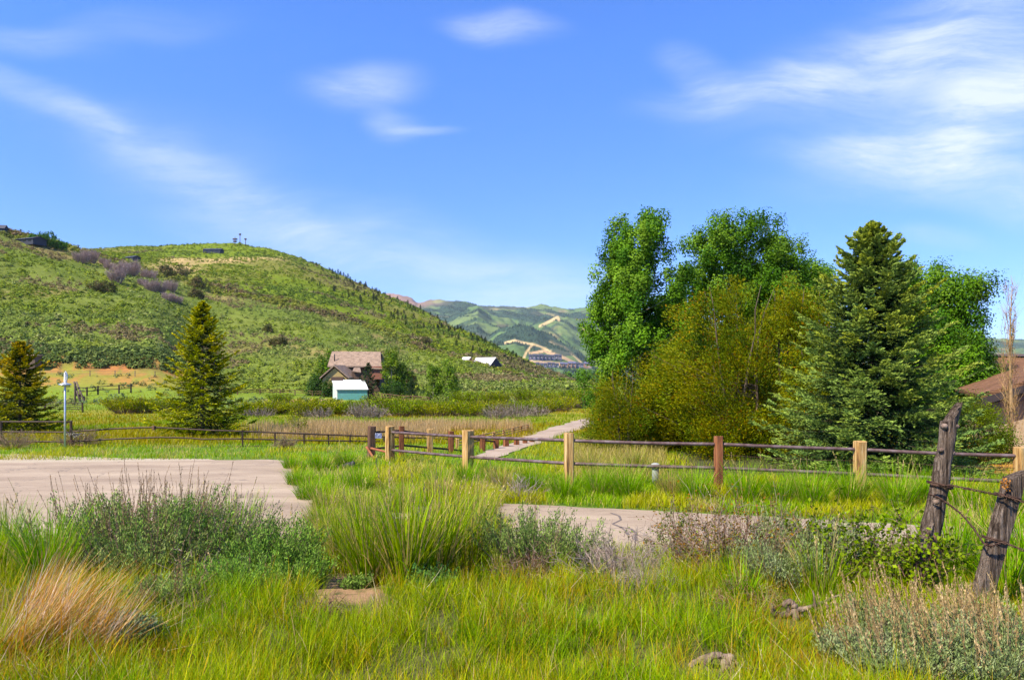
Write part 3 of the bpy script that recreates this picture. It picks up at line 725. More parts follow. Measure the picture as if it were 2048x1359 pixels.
for L_ in (tops, lows):
    for a, b_ in zip(L_, L_[1:]):
        pipe(FT, "rail", [local(a, FT), local(a.lerp(b_, 0.5), FT), local(b_, FT)], 0.041, M_pipe, sag=random.uniform(0, 0.02))
# wire strung below the top rail on the right bays
for a, b_ in list(zip(tops, tops[1:]))[3:5]:
    pipe(FT, "wire", [local(a - Vector((0, 0, .24)), FT), local(b_ - Vector((0, 0, .26)), FT)], 0.006, M_barb, 5, 0.03)

# ------------------------------------------------------------------ inner timber fence beside the drive, with sign post
F2 = thing("post_and_rail_fence", "dark timber and pipe fence behind the road fence, leading along the gravel drive", "fence", at(803, 23.6))
p2 = [(803, 852, 23.7, 'red', .17), (860, 858, 24.3, 'tan', .2), (902, 862, 24.7, 'red', .19), (965, 871, 25.4, 'red', .19), (992, 874, 26.2, 'red', .19), (1012, 875, 27.0, 'red', .2), (1033, 877, 27.8, 'red', .2), (1050, 878, 28.6, 'red', .18), (1064, 879, 29.4, 'red', .2), (1078, 880, 30.2, 'red', .2), (1091, 880, 31.0, 'red', .19), (1103, 881, 31.8, 'red', .19), (1115, 881, 32.6, 'red', .19)]
prev = None
for (px, py, y, kd, wd) in p2:
    b_ = at(px, y, -0.2); tz = P(px, py, y).z
    post_mesh(F2, "post", local(b_, F2), local((b_.x, b_.y, tz), F2), wd, M_redpost if kd == 'red' else M_tanpost, 0.3)
    cur = Vector((b_.x, b_.y, tz))
    if prev is not None:
        for dz in ((0.16, 0.64) if px < 995 else (0.64,)):
            pipe(F2, "rail", [local(prev - Vector((0, 0, dz)), F2), local(cur - Vector((0, 0, dz)), F2)], 0.035, M_darkpipe)
    prev = cur
# gate post with plaque and rusty braces
GP = thing("gate_post", "dark split timber gate post with rusty pipe brace and small blue grey plaque", "post", at(742, 23.3))
b_ = at(742, 23.3, -0.25)
post_mesh(GP, "timber", local(b_, GP), local((b_.x + 0.03, b_.y, P(742, 852, 23.3).z), GP), 0.235, M_darkpost, 0.5)
pipe(GP, "brace", [local(P(733, 893, 23.15), GP), local(P(757, 930, 22.7), GP)], 0.04, M_rust)
pipe(GP, "strut", [local(P(742, 896, 23.1), GP), local(P(776, 904, 22.2), GP)], 0.04, M_rust)
pipe(GP, "rail", [local(P(748, 864, 23.3), GP), local(P(803, 860, 23.7), GP)], 0.036, M_darkpipe)
pipe(GP, "rail", [local(P(748, 897, 23.3), GP), local(P(803, 891, 23.7), GP)], 0.036, M_darkpipe)
M_plaque = noisy("mottled_plaque", [(0.05, 0.06, 0.12), (0.14, 0.17, 0.30), (0.6, 0.62, 0.7)], 16, 0.5, pos=[0.35, 0.52, 0.66])
MB().box(local(P(757, 871, 23.05), GP), (0.23, 0.025, 0.17), rotz(-0.2)).build("plaque", M_plaque, GP, 0.006)

# fence on the far side of the drive
F3 = thing("rail_fence", "low weathered rail fence on the far side of the drive beside tan reeds", "fence", gp(930, 892))
prev = None
for (bx, by, hp) in [(915, 897, 20), (945, 891, 20), (967, 886, 19), (988, 881, 18), (1008, 876, 17), (1026, 871, 16.5), (1042, 867, 16), (1056, 863, 15)]:
    q = gp(bx, by); hh = hp * q.y / F
    post_mesh(F3, "post", local(q - Vector((0, 0, .2)), F3), local(q + Vector((0, 0, hh)), F3), 0.12, M_tanpost, 0.3)
    cur = q + Vector((0, 0, hh))
    if prev is not None:
        for k_ in (0.08, 0.36, 0.64):
            pipe(F3, "rail", [local(prev - Vector((0, 0, k_ * hh)), F3), local(cur - Vector((0, 0, k_ * hh)), F3)], 0.018, M_twig, 6)
    prev = cur

# ------------------------------------------------------------------ thin pipe fence across the left half
F4 = thing("steel_rail_fence", "thin dark steel rail fence with bowed rails across the pasture edge left of the gate", "fence", at(300, 27))
def rail4(pts, r=0.03): pipe(F4, "rail", [local(P(*q), F4) for q in pts], r, M_darkpipe, 8)
for (a, b_) in ((843, 843), (863, 864), (882, 883)):
    rail4([(-330, a - 1, 27), (2, a, 27), (142, b_, 27)])
for px, tpy in ((-330, 841), (-160, 841), (2, 842), (142, 841)):
    q = at(px, 27, -.2); post_mesh(F4, "post", local(q, F4), local((q.x, q.y, P(px, tpy, 27).z), F4), 0.075 if px != 142 else 0.085, M_darkpipe, 0.2)
q = at(142, 26.9, -.1); post_mesh(F4, "post", local(q, F4), local((q.x, q.y, P(142, 880, 26.9).z), F4), 0.17, M_darkpost, 0.1)
MB().box(local(P(156, 889.5, 26.85), F4), (0.45, 0.05, 0.06)).build("latch_bar", M_darkpost, F4, 0.006)
rail4([(142, 863, 27), (225, 857, 27), (307, 854, 27), (420, 860, 27.0), (485, 862, 27.1), (610, 867, 27.6), (742, 872, 28.4), (940, 879, 30.5)])
rail4([(142, 882.5, 27), (230, 877.5, 27), (320, 874, 27), (380, 875.5, 27), (405, 878, 27), (485, 877, 27.1), (610, 880, 27.6), (742, 882, 28.4), (940, 888, 30.5)])
rail4([(160, 900, 27), (240, 895.5, 27), (330, 893.5, 27), (410, 894, 27), (485, 892, 27.1), (610, 892, 27.6), (742, 892, 28.4), (940, 896, 30.5)])
for px, tpy, y in ((307, 850, 27), (485, 860, 27.1), (550, 864, 27.3), (608, 866.5, 27.6), (657, 868.5, 27.9), (700, 870, 28.1), (768, 872.5, 28.6), (828, 875, 29.2), (877, 877, 29.8), (915, 878, 30.2)):
    q = at(px, y, -.15); tz = P(px, tpy, y).z
    if px == 307: continue
    post_mesh(F4, "post", local(q, F4), local((q.x, q.y, tz), F4), 0.06, M_darkpipe, 0.2)
MB().box(local(P(307.5, 855, 26.95), F4), (0.10, 0.12, 0.16)).build("clamp", M_darkpost, F4, 0.012)
A = Acc()                                       # torn plaque of tape and leaves wired to the strainer post
q = P(148, 868.5, 26.85)
c = np.array(tuple(q)) + rng.normal(size=(90, 3)) * (0.13, 0.05, 0.045)
leaves(A, c - np.array(tuple(F4.location)), rng.uniform(.05, .11, 90), 0.5, pick([(0.30, 0.28, 0.27), (0.12, 0.10, 0.10), (0.45, 0.42, 0.40)], 90), (1, 0, 0), 0.7)
A.obj("dry_tuft", M_dry, F4)

# ------------------------------------------------------------------ yard lamp
LP = thing("yard_lamp", "slim galvanized yard lamp with round disc shade behind the steel rail fence", "lamp", at(130, 26.3, -0.1))
lo = lambda px, py, y=26.3: local(P(px, py, y), LP)
A = Acc(); tube(A, [(0, 0, 0), lo(130, 770) * 0.5, lo(130, 745)], 0.034, 10); A.obj("pole", M_galv, LP, True)
A = Acc(); tube(A, [lo(131.5, 768), lo(134.5, 757), lo(134, 748), lo(132, 743.5), lo(130, 743)], 0.02, 8); A.obj("hook", M_galv, LP, True)
A = Acc()
c = lo(130, 769)
for (r_, dz) in ((0, .07),): pass
prof = [(0.0, .09), (.06, .088), (.09, .06), (.20, .03), (.218, 0.0), (.205, -.012), (.12, -.03), (.08, -.06), (.0, -.06)]
th = np.linspace(0, 2 * math.pi, 24, endpoint=False)
Vl = np.array([[(c.x + r_ * math.cos(a), c.y + r_ * math.sin(a), c.z + z_) for a in th] for r_, z_ in prof])
i_ = np.arange(len(prof) - 1)[:, None] * 24; k_ = np.arange(24)[None]; k2 = (k_ + 1) % 24
A.add(Vl, np.stack([i_ + k_, i_ + k2, i_ + 24 + k2, i_ + 24 + k_], -1).reshape(-1, 4), np.zeros((len(prof) * 24, 3)))
A.obj("lamp_shade", M_galv, LP, True)

# ------------------------------------------------------------------ far pasture fences, cattle chute, hut
def far_fence(name, label, pts, hpx, m, wd, nr_=3, rr=0.05):
    q0 = Vector(P(*pts[0])) ; T = thing(name, label, "fence", at(pts[0][0], pts[0][2])); prev = None
    for (px, py, y) in pts:
        q = at(px, y, -0.3); hh = hpx * y / F; tz = float(G(q.x, q.y)) + hh
        post_mesh(T, "post", local(q, T), local((q.x, q.y, tz), T), wd, m, 0.2)
        cur = Vector((q.x, q.y, tz))
        if prev is not None:
            for k_ in range(nr_):
                dz = Vector((0, 0, hh * (0.08 + 0.8 * k_ / nr_)))
                pipe(T, "rail", [local(prev - dz, T), local(cur - dz, T)], rr, m, 6)
        prev = cur
    return T
far_fence("paddock_fence", "dark paddock fence with three rails in the left pasture behind the spruce", [(-60, 0, 72), (-10, 0, 72), (40, 0, 72), (90, 0, 71), (130, 0, 70), (165, 0, 69)], 20, M_darkpipe, 0.14, 4, 0.04)
far_fence("paddock_fence", "short dark rail fence among sagebrush beside the cattle chute", [(152, 0, 104), (174, 0, 104), (196, 0, 105), (238, 0, 106), (262, 0, 107)], 18, M_darkpipe, 0.2, 2, 0.06)
far_fence("paddock_fence", "low brown rail fence running right from the teal shed", [(735, 0, 126), (748, 0, 124), (764, 0, 122), (780, 0, 120), (797, 0, 117), (813, 0, 114), (828, 0, 110), (842, 0, 107), (858, 0, 104)], 13, M_darkpost, 0.2, 2, 0.06)
far_fence("paddock_fence", "dark rail fence in front of the brush left of the distant house", [(440, 0, 138), (475, 0, 138), (520, 0, 138), (560, 0, 137), (590, 0, 136), (625, 0, 134), (655, 0, 133)], 11, M_darkpost, 0.2, 2, 0.06)
far_fence("paddock_fence", "pale wire fence along the foot of the orange cut bank", [(80, 0, 122), (130, 0, 122), (180, 0, 122), (230, 0, 122), (270, 0, 122), (310, 0, 122), (350, 0, 123)], 12, M_twig, 0.12, 3, 0.02)
CH = thing("cattle_chute", "slanted grey timber cattle chute standing in the left pasture", "chute", at(160, 92))
for dx in (0, 9):
    A = Acc(); tube(A, [local(P(148 + dx * .5, 763, 92), CH), local(P(160 + dx, 803, 90), CH)], 0.11, 6); A.obj("side_rail", M_old, CH)
for f_ in np.linspace(0.1, 0.9, 7):
    A = Acc(); a = P(148, 763, 92).lerp(P(160, 803, 90), f_); b_ = P(152.5, 763, 92).lerp(P(169, 803, 90), f_); tube(A, [local(a, CH), local(b_, CH)], 0.05, 5); A.obj("rung", M_old, CH)
for px in (150, 160, 168):
    q = at(px, 91, -.2); post_mesh(CH, "post", local(q, CH), local((q.x, q.y, P(px, 765 + (px - 150) * 1.5, 91).z), CH), 0.18, M_old)
SH = thing("wooden_hut", "small weathered hut with pale flat roof on the left pasture bank", "hut", at(66, 128))
q = SH.location
z0 = P(66, 727, 128).z - q.z
MB().box((0, 0, (z0 + P(66, 712, 128).z - q.z) / 2 - .4), (1.9, 1.8, P(66, 712, 128).z - P(66, 727, 128).z + 1.0)).build("wall", M_old, SH)
MB().box((-.1, -.1, P(66, 711, 128).z - q.z + 0.09), (2.6, 2.4, 0.18)).build("roof", plain("pale_board", (0.42, 0.27, 0.19)), SH)

# ------------------------------------------------------------------ buildings
def uvpoly_roof(parent, name, m, polys, th=0.12):
    mb = MB()
    for p in polys: mb.slab(p, th)
    return mb.build(name, m, parent)
# nearby house on the right
HB = thing("brick_roof_house", "tan house with brown shingle roof and dark fascia behind the large spruce", "house", (24, 32, 0))
Lc = lambda p: local(p, HB)
M_stucco = noisy("tan_stucco", [(0.30, 0.22, 0.15), (0.38, 0.29, 0.20)], 12, 0.95)
M_fascia = plain("dark_fascia", (0.035, 0.026, 0.028), 0.6)
M_fascia2 = plain("grey_brown_trim", (0.16, 0.12, 0.125), 0.6)
M_stone = noisy("stone_veneer", [(0.12, 0.10, 0.09), (0.27, 0.23, 0.20), (0.36, 0.32, 0.28)], 5, 0.9, bump=0.8)
e = Vector((0.47, 0.883, 0)); pr = Vector((0.883, -0.47, 0))
D0 = Vector((16.75, 25.0, 2.03)); A0 = D0 + e * 11.5
rise, run = 1.75, 4.6
rt, rn = D0 + pr * run + Vector((0, 0, rise)), None
fr, bk = D0 + pr * run + Vector((0, 0, rise)), A0 + pr * run + Vector((0, 0, rise))
D1, A1 = D0 + pr * 2 * run, A0 + pr * 2 * run
uvpoly_roof(HB, "roof", M_shingle, [[Lc(D0), Lc(fr), Lc(bk), Lc(A0)], [Lc(fr), Lc(D1), Lc(A1), Lc(bk)]], 0.14)
# dark fascia and trim under the front rake
def board(a, b_, drop, h_, th, m, nm):
    dn = Vector((0, 0, -1)); off = -e * th
    pts = [a + dn * drop, b_ + dn * drop, b_ + dn * (drop + h_), a + dn * (drop + h_)]
    mb = MB(); f_ = [p + off for p in pts]; bk_ = [p + e * th for p in pts]
    mb.poly([Lc(p) for p in f_]); mb.poly([Lc(p) for p in bk_[::-1]])
    for i_ in range(4):
        j_ = (i_ + 1) % 4; mb.poly([Lc(f_[i_]), Lc(bk_[i_]), Lc(bk_[j_]), Lc(f_[j_])])
    return mb.build(nm, m, HB)
board(D0, fr, 0.141, 0.26, 0.05, M_fascia, "fascia"); board(fr, D1, 0.141, 0.26, 0.05, M_fascia, "fascia")
board(D0 + e * .5 + pr * .2, fr + e * .5, 0.42, 0.22, 0.04, M_fascia2, "trim")
wi = 0.45
B0, B1, B2, B3 = D0 + pr * wi + e * .6, D1 - pr * wi + e * .6, A1 - pr * wi, A0 + pr * wi
mb = MB(); zb = -0.3
zr = lambda p: Vector((p.x, p.y, 2.03 - 0.02))
for a, b_ in ((B0, B1), (B1, B2), (B2, B3), (B3, B0)):
    mb.poly([Lc((a.x, a.y, zb)), Lc((b_.x, b_.y, zb)), Lc(zr(b_)), Lc(zr(a))])
gm = fr + e * .6
mb.poly([Lc(zr(B0)), Lc(zr(B1)), Lc((gm.x, gm.y, 2.03 + rise - .35))])
mb.build("wall", M_stucco, HB)
# main block behind with a hipped roof
ex = [(21.4, 35, 2.3), (44, 35, 2.3), (44, 44, 2.3), (21.4, 44, 2.3)]
r0, r1 = (26.4, 39.5, 3.72), (40, 39.5, 3.72)
uvpoly_roof(HB, "roof", M_shingle, [[Lc(ex[0]), Lc(ex[1]), Lc(r1), Lc(r0)], [Lc(ex[2]), Lc(ex[3]), Lc(r0), Lc(r1)], [Lc(ex[3]), Lc(ex[0]), Lc(r0)], [Lc(ex[1]), Lc(ex[2]), Lc(r1)]], 0.14)
MB().box(Lc((32.7, 39.5, 0.97)), (21.6, 8.0, 2.6)).build("wall", M_stucco, HB)
MB().box(Lc((33.2, 39.45, 3.79)), (13.9, .5, .12)).build("ridge_cap", M_fascia2, HB)
# stone pier and dark window on the front wall
q = B0 + pr * 1.45 - e * 0.06
MB().box(Lc((q.x, q.y, .45)), (0.9, 0.3, 1.6), rotz(math.atan2(pr.y, pr.x))).build("stone_pier", M_stone, HB, 0.02)
q = B0 + pr * 2.9 - e * 0.02
wf = MB().box(Lc((q.x, q.y, 1.15)), (1.5, 0.10, 1.35), rotz(math.atan2(pr.y, pr.x))).build("window", M_fascia, HB, 0.01)
q2 = q - e * 0.055
MB().box(Lc((q2.x, q2.y, 1.15)), (1.3, 0.02, 1.15), rotz(math.atan2(pr.y, pr.x))).build("pane", M_glass, wf)

# distant house
HD = thing("farm_house", "distant tan house with brown shingle roof and front gable at the foot of the hill", "house", at(705, 146))
Ld = lambda px, py, y: local(P(px, py, y), HD)
M_tanwall = plain("tan_siding", (0.34, 0.25, 0.10), 0.9); M_brownwall = plain("brown_siding", (0.09, 0.055, 0.04), 0.9); M_redwall = plain("red_brown_siding", (0.22, 0.09, 0.06), 0.9)
zg = -HD.location.z
e1, e2, rg1, rg2 = Ld(655, 731, 143), Ld(763, 732, 143), Ld(664, 702, 147.5), Ld(761, 703, 147.5)
e3, e4 = Vector((e1.x, e1.y + 9, e1.z)), Vector((e2.x, e2.y + 9, e2.z))
uvpoly_roof(HD, "roof", M_shingle2, [[e1, e2, rg2, rg1], [e4, e3, rg1, rg2]], 0.25)
zt_ = e1.z - 0.26
MB().box(((e1.x + e2.x) / 2, e1.y + 4.6, (zt_ - 1.2) / 2), (e2.x - e1.x - 1.0, 7.6, zt_ + 1.2)).build("wall", M_brownwall, HD)
mb = MB()
for xs, yo in ((e1.x + .6, 0), (e2.x - .6, 0)):
    mb.poly([(xs, e1.y + .8, zt_ + .0), (xs, e1.y + 8.4, zt_), (xs, rg1.y, rg1.z - .6)])
mb.build("gable", M_brownwall, HD)
A = Acc(); q = Ld(669, 716, 144.5); tube(A, [q - Vector((0, 0, .6)), q + Vector((0, 0, .9))], .12, 8); A.obj("vent_pipe", M_fascia, HD)
for px in (694, 706, 718):
    f_ = MB().box(Ld(px, 738, 143.7), (.9, .2, 1.0)).build("window", M_tanwall, HD); MB().box(Ld(px, 738, 143.58), (.7, .06, .8)).build("pane", M_glass, f_)
# front garage wing, gable towards the road
gl, gr_, gt = Ld(639, 753, 134), Ld(698, 756, 134), Ld(668, 729, 134)
gl.z = gr_.z = (gl.z + gr_.z) / 2
bkv = Vector((0, 10, 0))
uvpoly_roof(HD, "roof", M_shingle2, [[gl, gt, gt + bkv, gl + bkv], [gt, gr_, gr_ + bkv, gt + bkv]], 0.28)
ins = 0.45
a, b_ = gl + Vector((ins, .5, -.25)), gr_ + Vector((-ins, .5, -.25)); t3 = gt + Vector((0, .5, -.6)); zb = -1.0
mb = MB(); mb.poly([(a.x, a.y, zb), (b_.x, b_.y, zb), b_, t3, a]); mb.poly([(a.x, a.y, zb), a, (a.x, a.y + 9, a.z), (a.x, a.y + 9, zb)]); mb.poly([(b_.x, b_.y, zb), (b_.x, b_.y + 9, zb), (b_.x, b_.y + 9, b_.z), b_])
mb.build("wall", M_tanwall, HD)
MB().box(Ld(675, 757, 134.35), (2.4, .25, .7)).build("garage_header", M_brownwall, HD)
gd = MB().box(Ld(675, 764.5, 134.38), (2.3, .18, .75)).build("garage_door", M_tanwall, HD)
MB().slab([Ld(705, 741, 137), Ld(722, 743, 137), Ld(720, 735, 140), Ld(708, 735, 140)], .2).build("porch_roof", M_shingle2, HD)
MB().box(Ld(713, 749, 138.5), (1.4, 2.0, 1.6)).build("porch_wall", M_brownwall, HD)
MB().box(Ld(754, 745, 142.2), (2.6, 2.4, 2.6)).build("side_wing", M_redwall, HD)
MB().slab([Ld(738, 735, 140.6), Ld(771, 737, 140.6), Ld(769, 731, 143), Ld(740, 730, 143)], .2).build("side_wing_roof", M_shingle2, HD)

def gable_shed(name, label, cat, c, wdt, dep, hw, hr, rz, mw, mr_, ov=0.15, roof_kind='gable', door=None):
    T = thing(name, label, cat, c, rz)
    mb = MB(); x, y = wdt / 2, dep / 2
    if roof_kind == 'gable':       # ridge along local x
        for (s_) in (-1, 1):
            mb.poly([(s_ * x, -y, -.6), (s_ * x, y, -.6), (s_ * x, y, hw), (s_ * x, 0, hw + hr), (s_ * x, -y, hw)])
            mb.poly([(-x, s_ * y, -.6), (x, s_ * y, -.6), (x, s_ * y, hw), (-x, s_ * y, hw)])
        mb.build("wall", mw, T)
        k = hr / y; u_ = .06
        MB().slab([(-x - ov, -y - ov, hw - k * ov + u_), (x + ov, -y - ov, hw - k * ov + u_), (x + ov, 0, hw + hr + u_), (-x - ov, 0, hw + hr + u_)], .05).slab([(x + ov, y + ov, hw - k * ov + u_), (-x - ov, y + ov, hw - k * ov + u_), (-x - ov, 0, hw + hr + u_), (x + ov, 0, hw + hr + u_)], .05).build("roof", mr_, T)
    return T
M_teal = ribbed("teal_ribbed_metal", (0.10, 0.30, 0.27), 20); M_white = ribbed("white_ribbed_metal", (0.80, 0.80, 0.78), 12)
M_palemetal = ribbed("pale_green_metal", (0.55, 0.66, 0.60), 20)
q = at(700, 122)
T = thing("metal_shed", "teal ribbed metal shed with white roof in front of the distant house", "shed", q)
Ls = lambda px, py, y: local(P(px, py, y), T)
fl, frr = Ls(674, 778, 122), Ls(735, 778, 122); bl, br = Ls(665.5, 768.5, 128), Ls(727, 769, 128)
bl.z = br.z = fl.z + 1.35; frr.z = fl.z
MB().box(((fl.x + frr.x) / 2, fl.y + .1, (fl.z - 1.2) / 2), (frr.x - fl.x - .15, .15, fl.z + 1.15)).build("front_wall", M_teal, T)
mb = MB(); d_ = 0.12
for f_, b2 in ((fl, bl), (frr, br)):
    mb.poly([(f_.x + .05, f_.y, -1.2), (f_.x + .05, f_.y, f_.z - .05), (b2.x + .05, b2.y, b2.z - .05), (b2.x + .05, b2.y, -1.2)])
mb.poly([(bl.x, bl.y, -1.2), (bl.x, bl.y, bl.z), br, (br.x, br.y, -1.2)])
mb.build("side_wall", M_palemetal, T)
MB().slab([fl + Vector((-.2, -.3, .02)), frr + Vector((.2, -.3, .02)), br + Vector((.2, .2, .08)), bl + Vector((-.2, .2, .08))], .07).build("roof", M_white, T)
gable_shed("metal_shed", "small pale green shed with white roof peeking over the teal shed", "shed", at(705, 132), 3.1, 3.0, P(700, 766, 132).z - at(705, 132).z, 0.6, 0.0, M_palemetal, M_white)
# hillside barns
M_barnroof = plain("grey_metal_roof", (0.55, 0.53, 0.52), 0.5); M_barnwall = plain("dark_barn_boards", (0.045, 0.04, 0.055), 0.9)
def place_far(px, py, y0=140, y1_=1300):     # first ground point on a sight line beyond y0
    yy = np.linspace(y0, y1_, 4000); x = (px - CX) / F * yy; k = np.argmax(H0 + (HZ - py) / F * yy <= G(x, yy)); return Vector((x[k], yy[k], float(G(x[k], yy[k]))))
q = place_far(972, 732); s = q.y / F
gable_shed("barn", "grey roofed barn with dark gable end, larger of two on the hillside crest", "barn", q - Vector((0, 0, .5)), 52 * s, 34 * s, 4 * s, 16 * s, -0.72, M_barnwall, M_barnroof, .3)
q = place_far(934, 722); s = q.y / F
gable_shed("barn", "small pale roofed outbuilding just left of the hillside barn", "barn", q - Vector((0, 0, .3)), 17 * s, 12 * s, 5 * s, 5 * s, -0.5, M_redwall, M_barnroof, .2)
# houses and masts on the hill crest
M_darkwall = plain("dark_house_wall", (0.035, 0.04, 0.06), 0.8); M_darkroof = plain("dark_roof", (0.05, 0.05, 0.07), 0.6)
def hill_house(label, px, py, wpx, hpx, rz, y0=300):
    q = place_far(px, py, y0); s = q.y / F
    T = gable_shed("hill_house", label, "house", q - Vector((0, 0, 2 * s)), wpx * s, wpx * s * .55, hpx * s * .6 + 2 * s, hpx * s * .4, rz, M_darkwall, M_darkroof, .4)
    for k_ in (-.3, 0, .3):
        MB().box((k_ * wpx * s, -wpx * s * .55 / 2 - .05, hpx * s * .3 + 2 * s), (wpx * s * .16, .12, hpx * s * .25)).build("window", M_glass, T)
    return T
hill_house("dark house on the upper hill below the masts", 427, 505, 34, 8, 0.0)
hill_house("dark low house on the shoulder of the hill above the grey bushes", 264, 521, 30, 9, -0.45)
hill_house("long dark roofed house on the left ridge beside green trees", 62, 487, 50, 12, -0.35, 250)
hill_house("dark house at the left edge of the skyline ridge", -4, 466, 28, 16, 0.2, 250)
def mast(label, px, pyb, pyt, dish):
    q = place_far(px, pyb + 4, 500); s = q.y / F; T = thing("radio_mast", label, "mast", q - Vector((0, 0, 3)), 0.0); hh = (pyb - pyt + 4) * s + 3
    A = Acc(); tube(A, [(0, 0, 0), (0, 0, hh)], .32, 6); A.obj("pole", M_darkpipe, T)
    for k_, zz in dish:
        A = Acc(); tube(A, [(-k_, 0, hh * zz), (k_, 0, hh * zz)], .8, 6); A.obj("antenna", M_darkpipe, T)
mast("short radio mast with a wide antenna on the hilltop, leftmost of three", 470, 487, 474, [(2.2, .82), (1.6, .62)])
mast("tallest thin radio mast on the hilltop, middle of three", 480, 487, 467, [(1.0, .95)])
mast("thin radio mast on the hilltop, rightmost of three", 491, 488, 477, [(1.0, .95)])

# terraced housing far below the mountains: two rows
M_c1 = plain("slate_blue_siding", (0.10, 0.10, 0.17), 0.8); M_c2 = plain("rust_siding", (0.28, 0.14, 0.09), 0.8); M_c3 = plain("pale_siding", (0.33, 0.30, 0.30), 0.8)
def condo(row, px, pyb, wpx, hpx, mw, label):
    y = mount_hit(px, pyb) - 4; s = y / F
    q = P(px, pyb, y)
    T = thing("terrace_house", label, "house", q, 0.0, "terraced houses below the mountains")
    W_, Hh = wpx * s, hpx * s
    MB().box((0, 8, Hh * .36 - 6), (W_ * .9, 16, Hh * .72 + 12)).build("wall", mw, T)
    MB().slab([(-W_ / 2, -2, Hh * .72), (W_ / 2, -2, Hh * .72), (W_ / 2, 9, Hh), (-W_ / 2, 9, Hh)], 1).slab([(W_ / 2, 18, Hh * .72), (-W_ / 2, 18, Hh * .72), (-W_ / 2, 9, Hh), (W_ / 2, 9, Hh)], 1).build("roof", M_darkroof if mw is not M_c2 else M_c1, T)
    MB().box((0, -.2, Hh * .35), (W_ * .3, .6, Hh * .25)).build("window", M_c3, T)
for k_ in range(9): condo(0, 1061 + k_ * 7.4, 719, 7, 11 + random.uniform(-1, 1.5), M_c1, "slate blue terraced house in the upper row above the dirt road")
for k_ in range(9): condo(1, 1052 + k_ * 7.8, 734, 7.2, 9 + random.uniform(-1, 1.5), M_c1 if k_ % 4 else M_c3, "slate blue terraced house in the lower row beside the rust coloured ones" if k_ % 4 else "pale terraced house in the lower row between slate blue houses")
for k_ in range(7): condo(1, 1124 + k_ * 8, 735, 7.4, 12 + random.uniform(-2, 2), M_c2 if k_ not in (4, 5) else M_c1, "rust coloured terraced house at the right end of the lower row" if k_ not in (4, 5) else "dark slate terraced house among the rust coloured ones")

# ------------------------------------------------------------------ roadside small things
MK = thing("utility_marker", "short pale grey green utility pedestal with domed cap under the lower rail", "pedestal", at(1311, 17.4))
zt2 = local(P(1311, 925, 17.4), MK).z
A = Acc()
for r_, z0_, z1_, m_, nm in ((.085, -.1, zt2 - .1, None, "body"),): tube(A, [(0, 0, z0_), (0, 0, (z0_ + z1_) / 2), (0, 0, z1_)], r_, 16)
M_ped = plain("pale_green_plastic", (0.20, 0.225, 0.185), 0.7)
A.obj("body", M_ped, MK, True)
A = Acc(); tube(A, [(0, 0, zt2 - .13), (0, 0, zt2 - .06), (0, 0, zt2 - .02), (0, 0, zt2)], [.12, .12, .095, .04], 16); A.obj("cap", plain("grey_cap", (0.30, 0.31, 0.29), 0.6), MK, True)
q = gp(697, 936)
VB = thing("drain_pipe", "small dark metal drain pipe end half hidden in the verge grass", "pipe", q)
A = Acc(); tube(A, [(-.30, .1, -.02), (0, .0, .09), (.14, -.04, .12)], .09, 14); A.obj("barrel", plain("dark_metal", (0.03, 0.03, 0.032), 0.7), VB, True)
A = Acc(); tube(A, [(.135, -.04, .12), (.165, -.045, .124)], .1, 14); A.obj("rim", plain("grey_rim", (0.08, 0.08, 0.085), 0.7), VB, True)

# ------------------------------------------------------------------ old barbed wire posts in the foreground
def rough_log(A, pts, radii, sides=28, rough=0.06, seed=0, ridge=0.10):
    pts = np.array([tuple(p) for p in pts], float); tt = np.linspace(0, len(pts) - 1, 90)
    ctr = np.stack([np.interp(tt, range(len(pts)), pts[:, k]) for k in range(3)], 1)
    ctr[:, :2] += (np.stack([fbm(tt * 1.3, tt * 0, seed), fbm(tt * 1.3, tt * 0 + 9, seed + 1)], 1) - .5) * 0.03
    rad = np.interp(tt, range(len(pts)), radii)
    d = unit(np.gradient(ctr, axis=0)); x = unit(np.cross(d, np.array([0.1, 1.0, 0.05]))); y = np.cross(d, x)
    th = np.linspace(0, 2 * math.pi, sides, endpoint=False)
    TH, TT = np.meshgrid(th, tt)
    rr = rad[:, None] * (1 + (fbm(TH * 3.2 + np.sin(TH), TT * 0.8, seed + 3) - .5) * ridge * 2 + (fbm(np.cos(TH) * 2 + 5, TT * 3 + np.sin(TH), seed + 4) - .5) * rough * 3)
    V_ = ctr[:, None] + rr[..., None] * (np.cos(TH)[..., None] * x[:, None] + np.sin(TH)[..., None] * y[:, None])
    return V_, ctr, rad
def log_obj(parent, name, pts, radii, m, seed=0, slant=None, **kw):
    A = Acc(); V_, ctr, rad = rough_log(A, pts, radii, seed=seed, **kw)
    n_, s_ = V_.shape[:2]
    if slant is not None:                      # snapped, slanting top
        k = -10
        topz = V_[k:, :, 2]
        off = (V_[k:, :, 0] - ctr[-1, 0]) / rad[-1]
        lim = ctr[k, 2] + (ctr[-1, 2] - ctr[k, 2]) * np.clip(0.5 + slant * off * 0.55, 0.02, 1)
        V_[k:, :, 2] = np.minimum(topz, lim)
    cap = V_[-1].mean(0); V_ = np.concatenate([V_, np.tile(cap, (1, s_, 1))], 0); n_ += 1
    i_ = np.arange(n_ - 1)[:, None] * s_; k_ = np.arange(s_)[None]; k2 = (k_ + 1) % s_
    A.add(V_, np.stack([i_ + k_, i_ + k2, i_ + s_ + k2, i_ + s_ + k_], -1).reshape(-1, 4), np.zeros((n_ * s_, 3)))
    return A.obj(name, m, parent, True)
Yp = 6.2
WP = thing("weathered_post", "tall weathered grey log post with knots, split base and orange lichen", "post", at(1850, Yp))
lw = lambda px, py, y=Yp: local(P(px, py, y), WP)
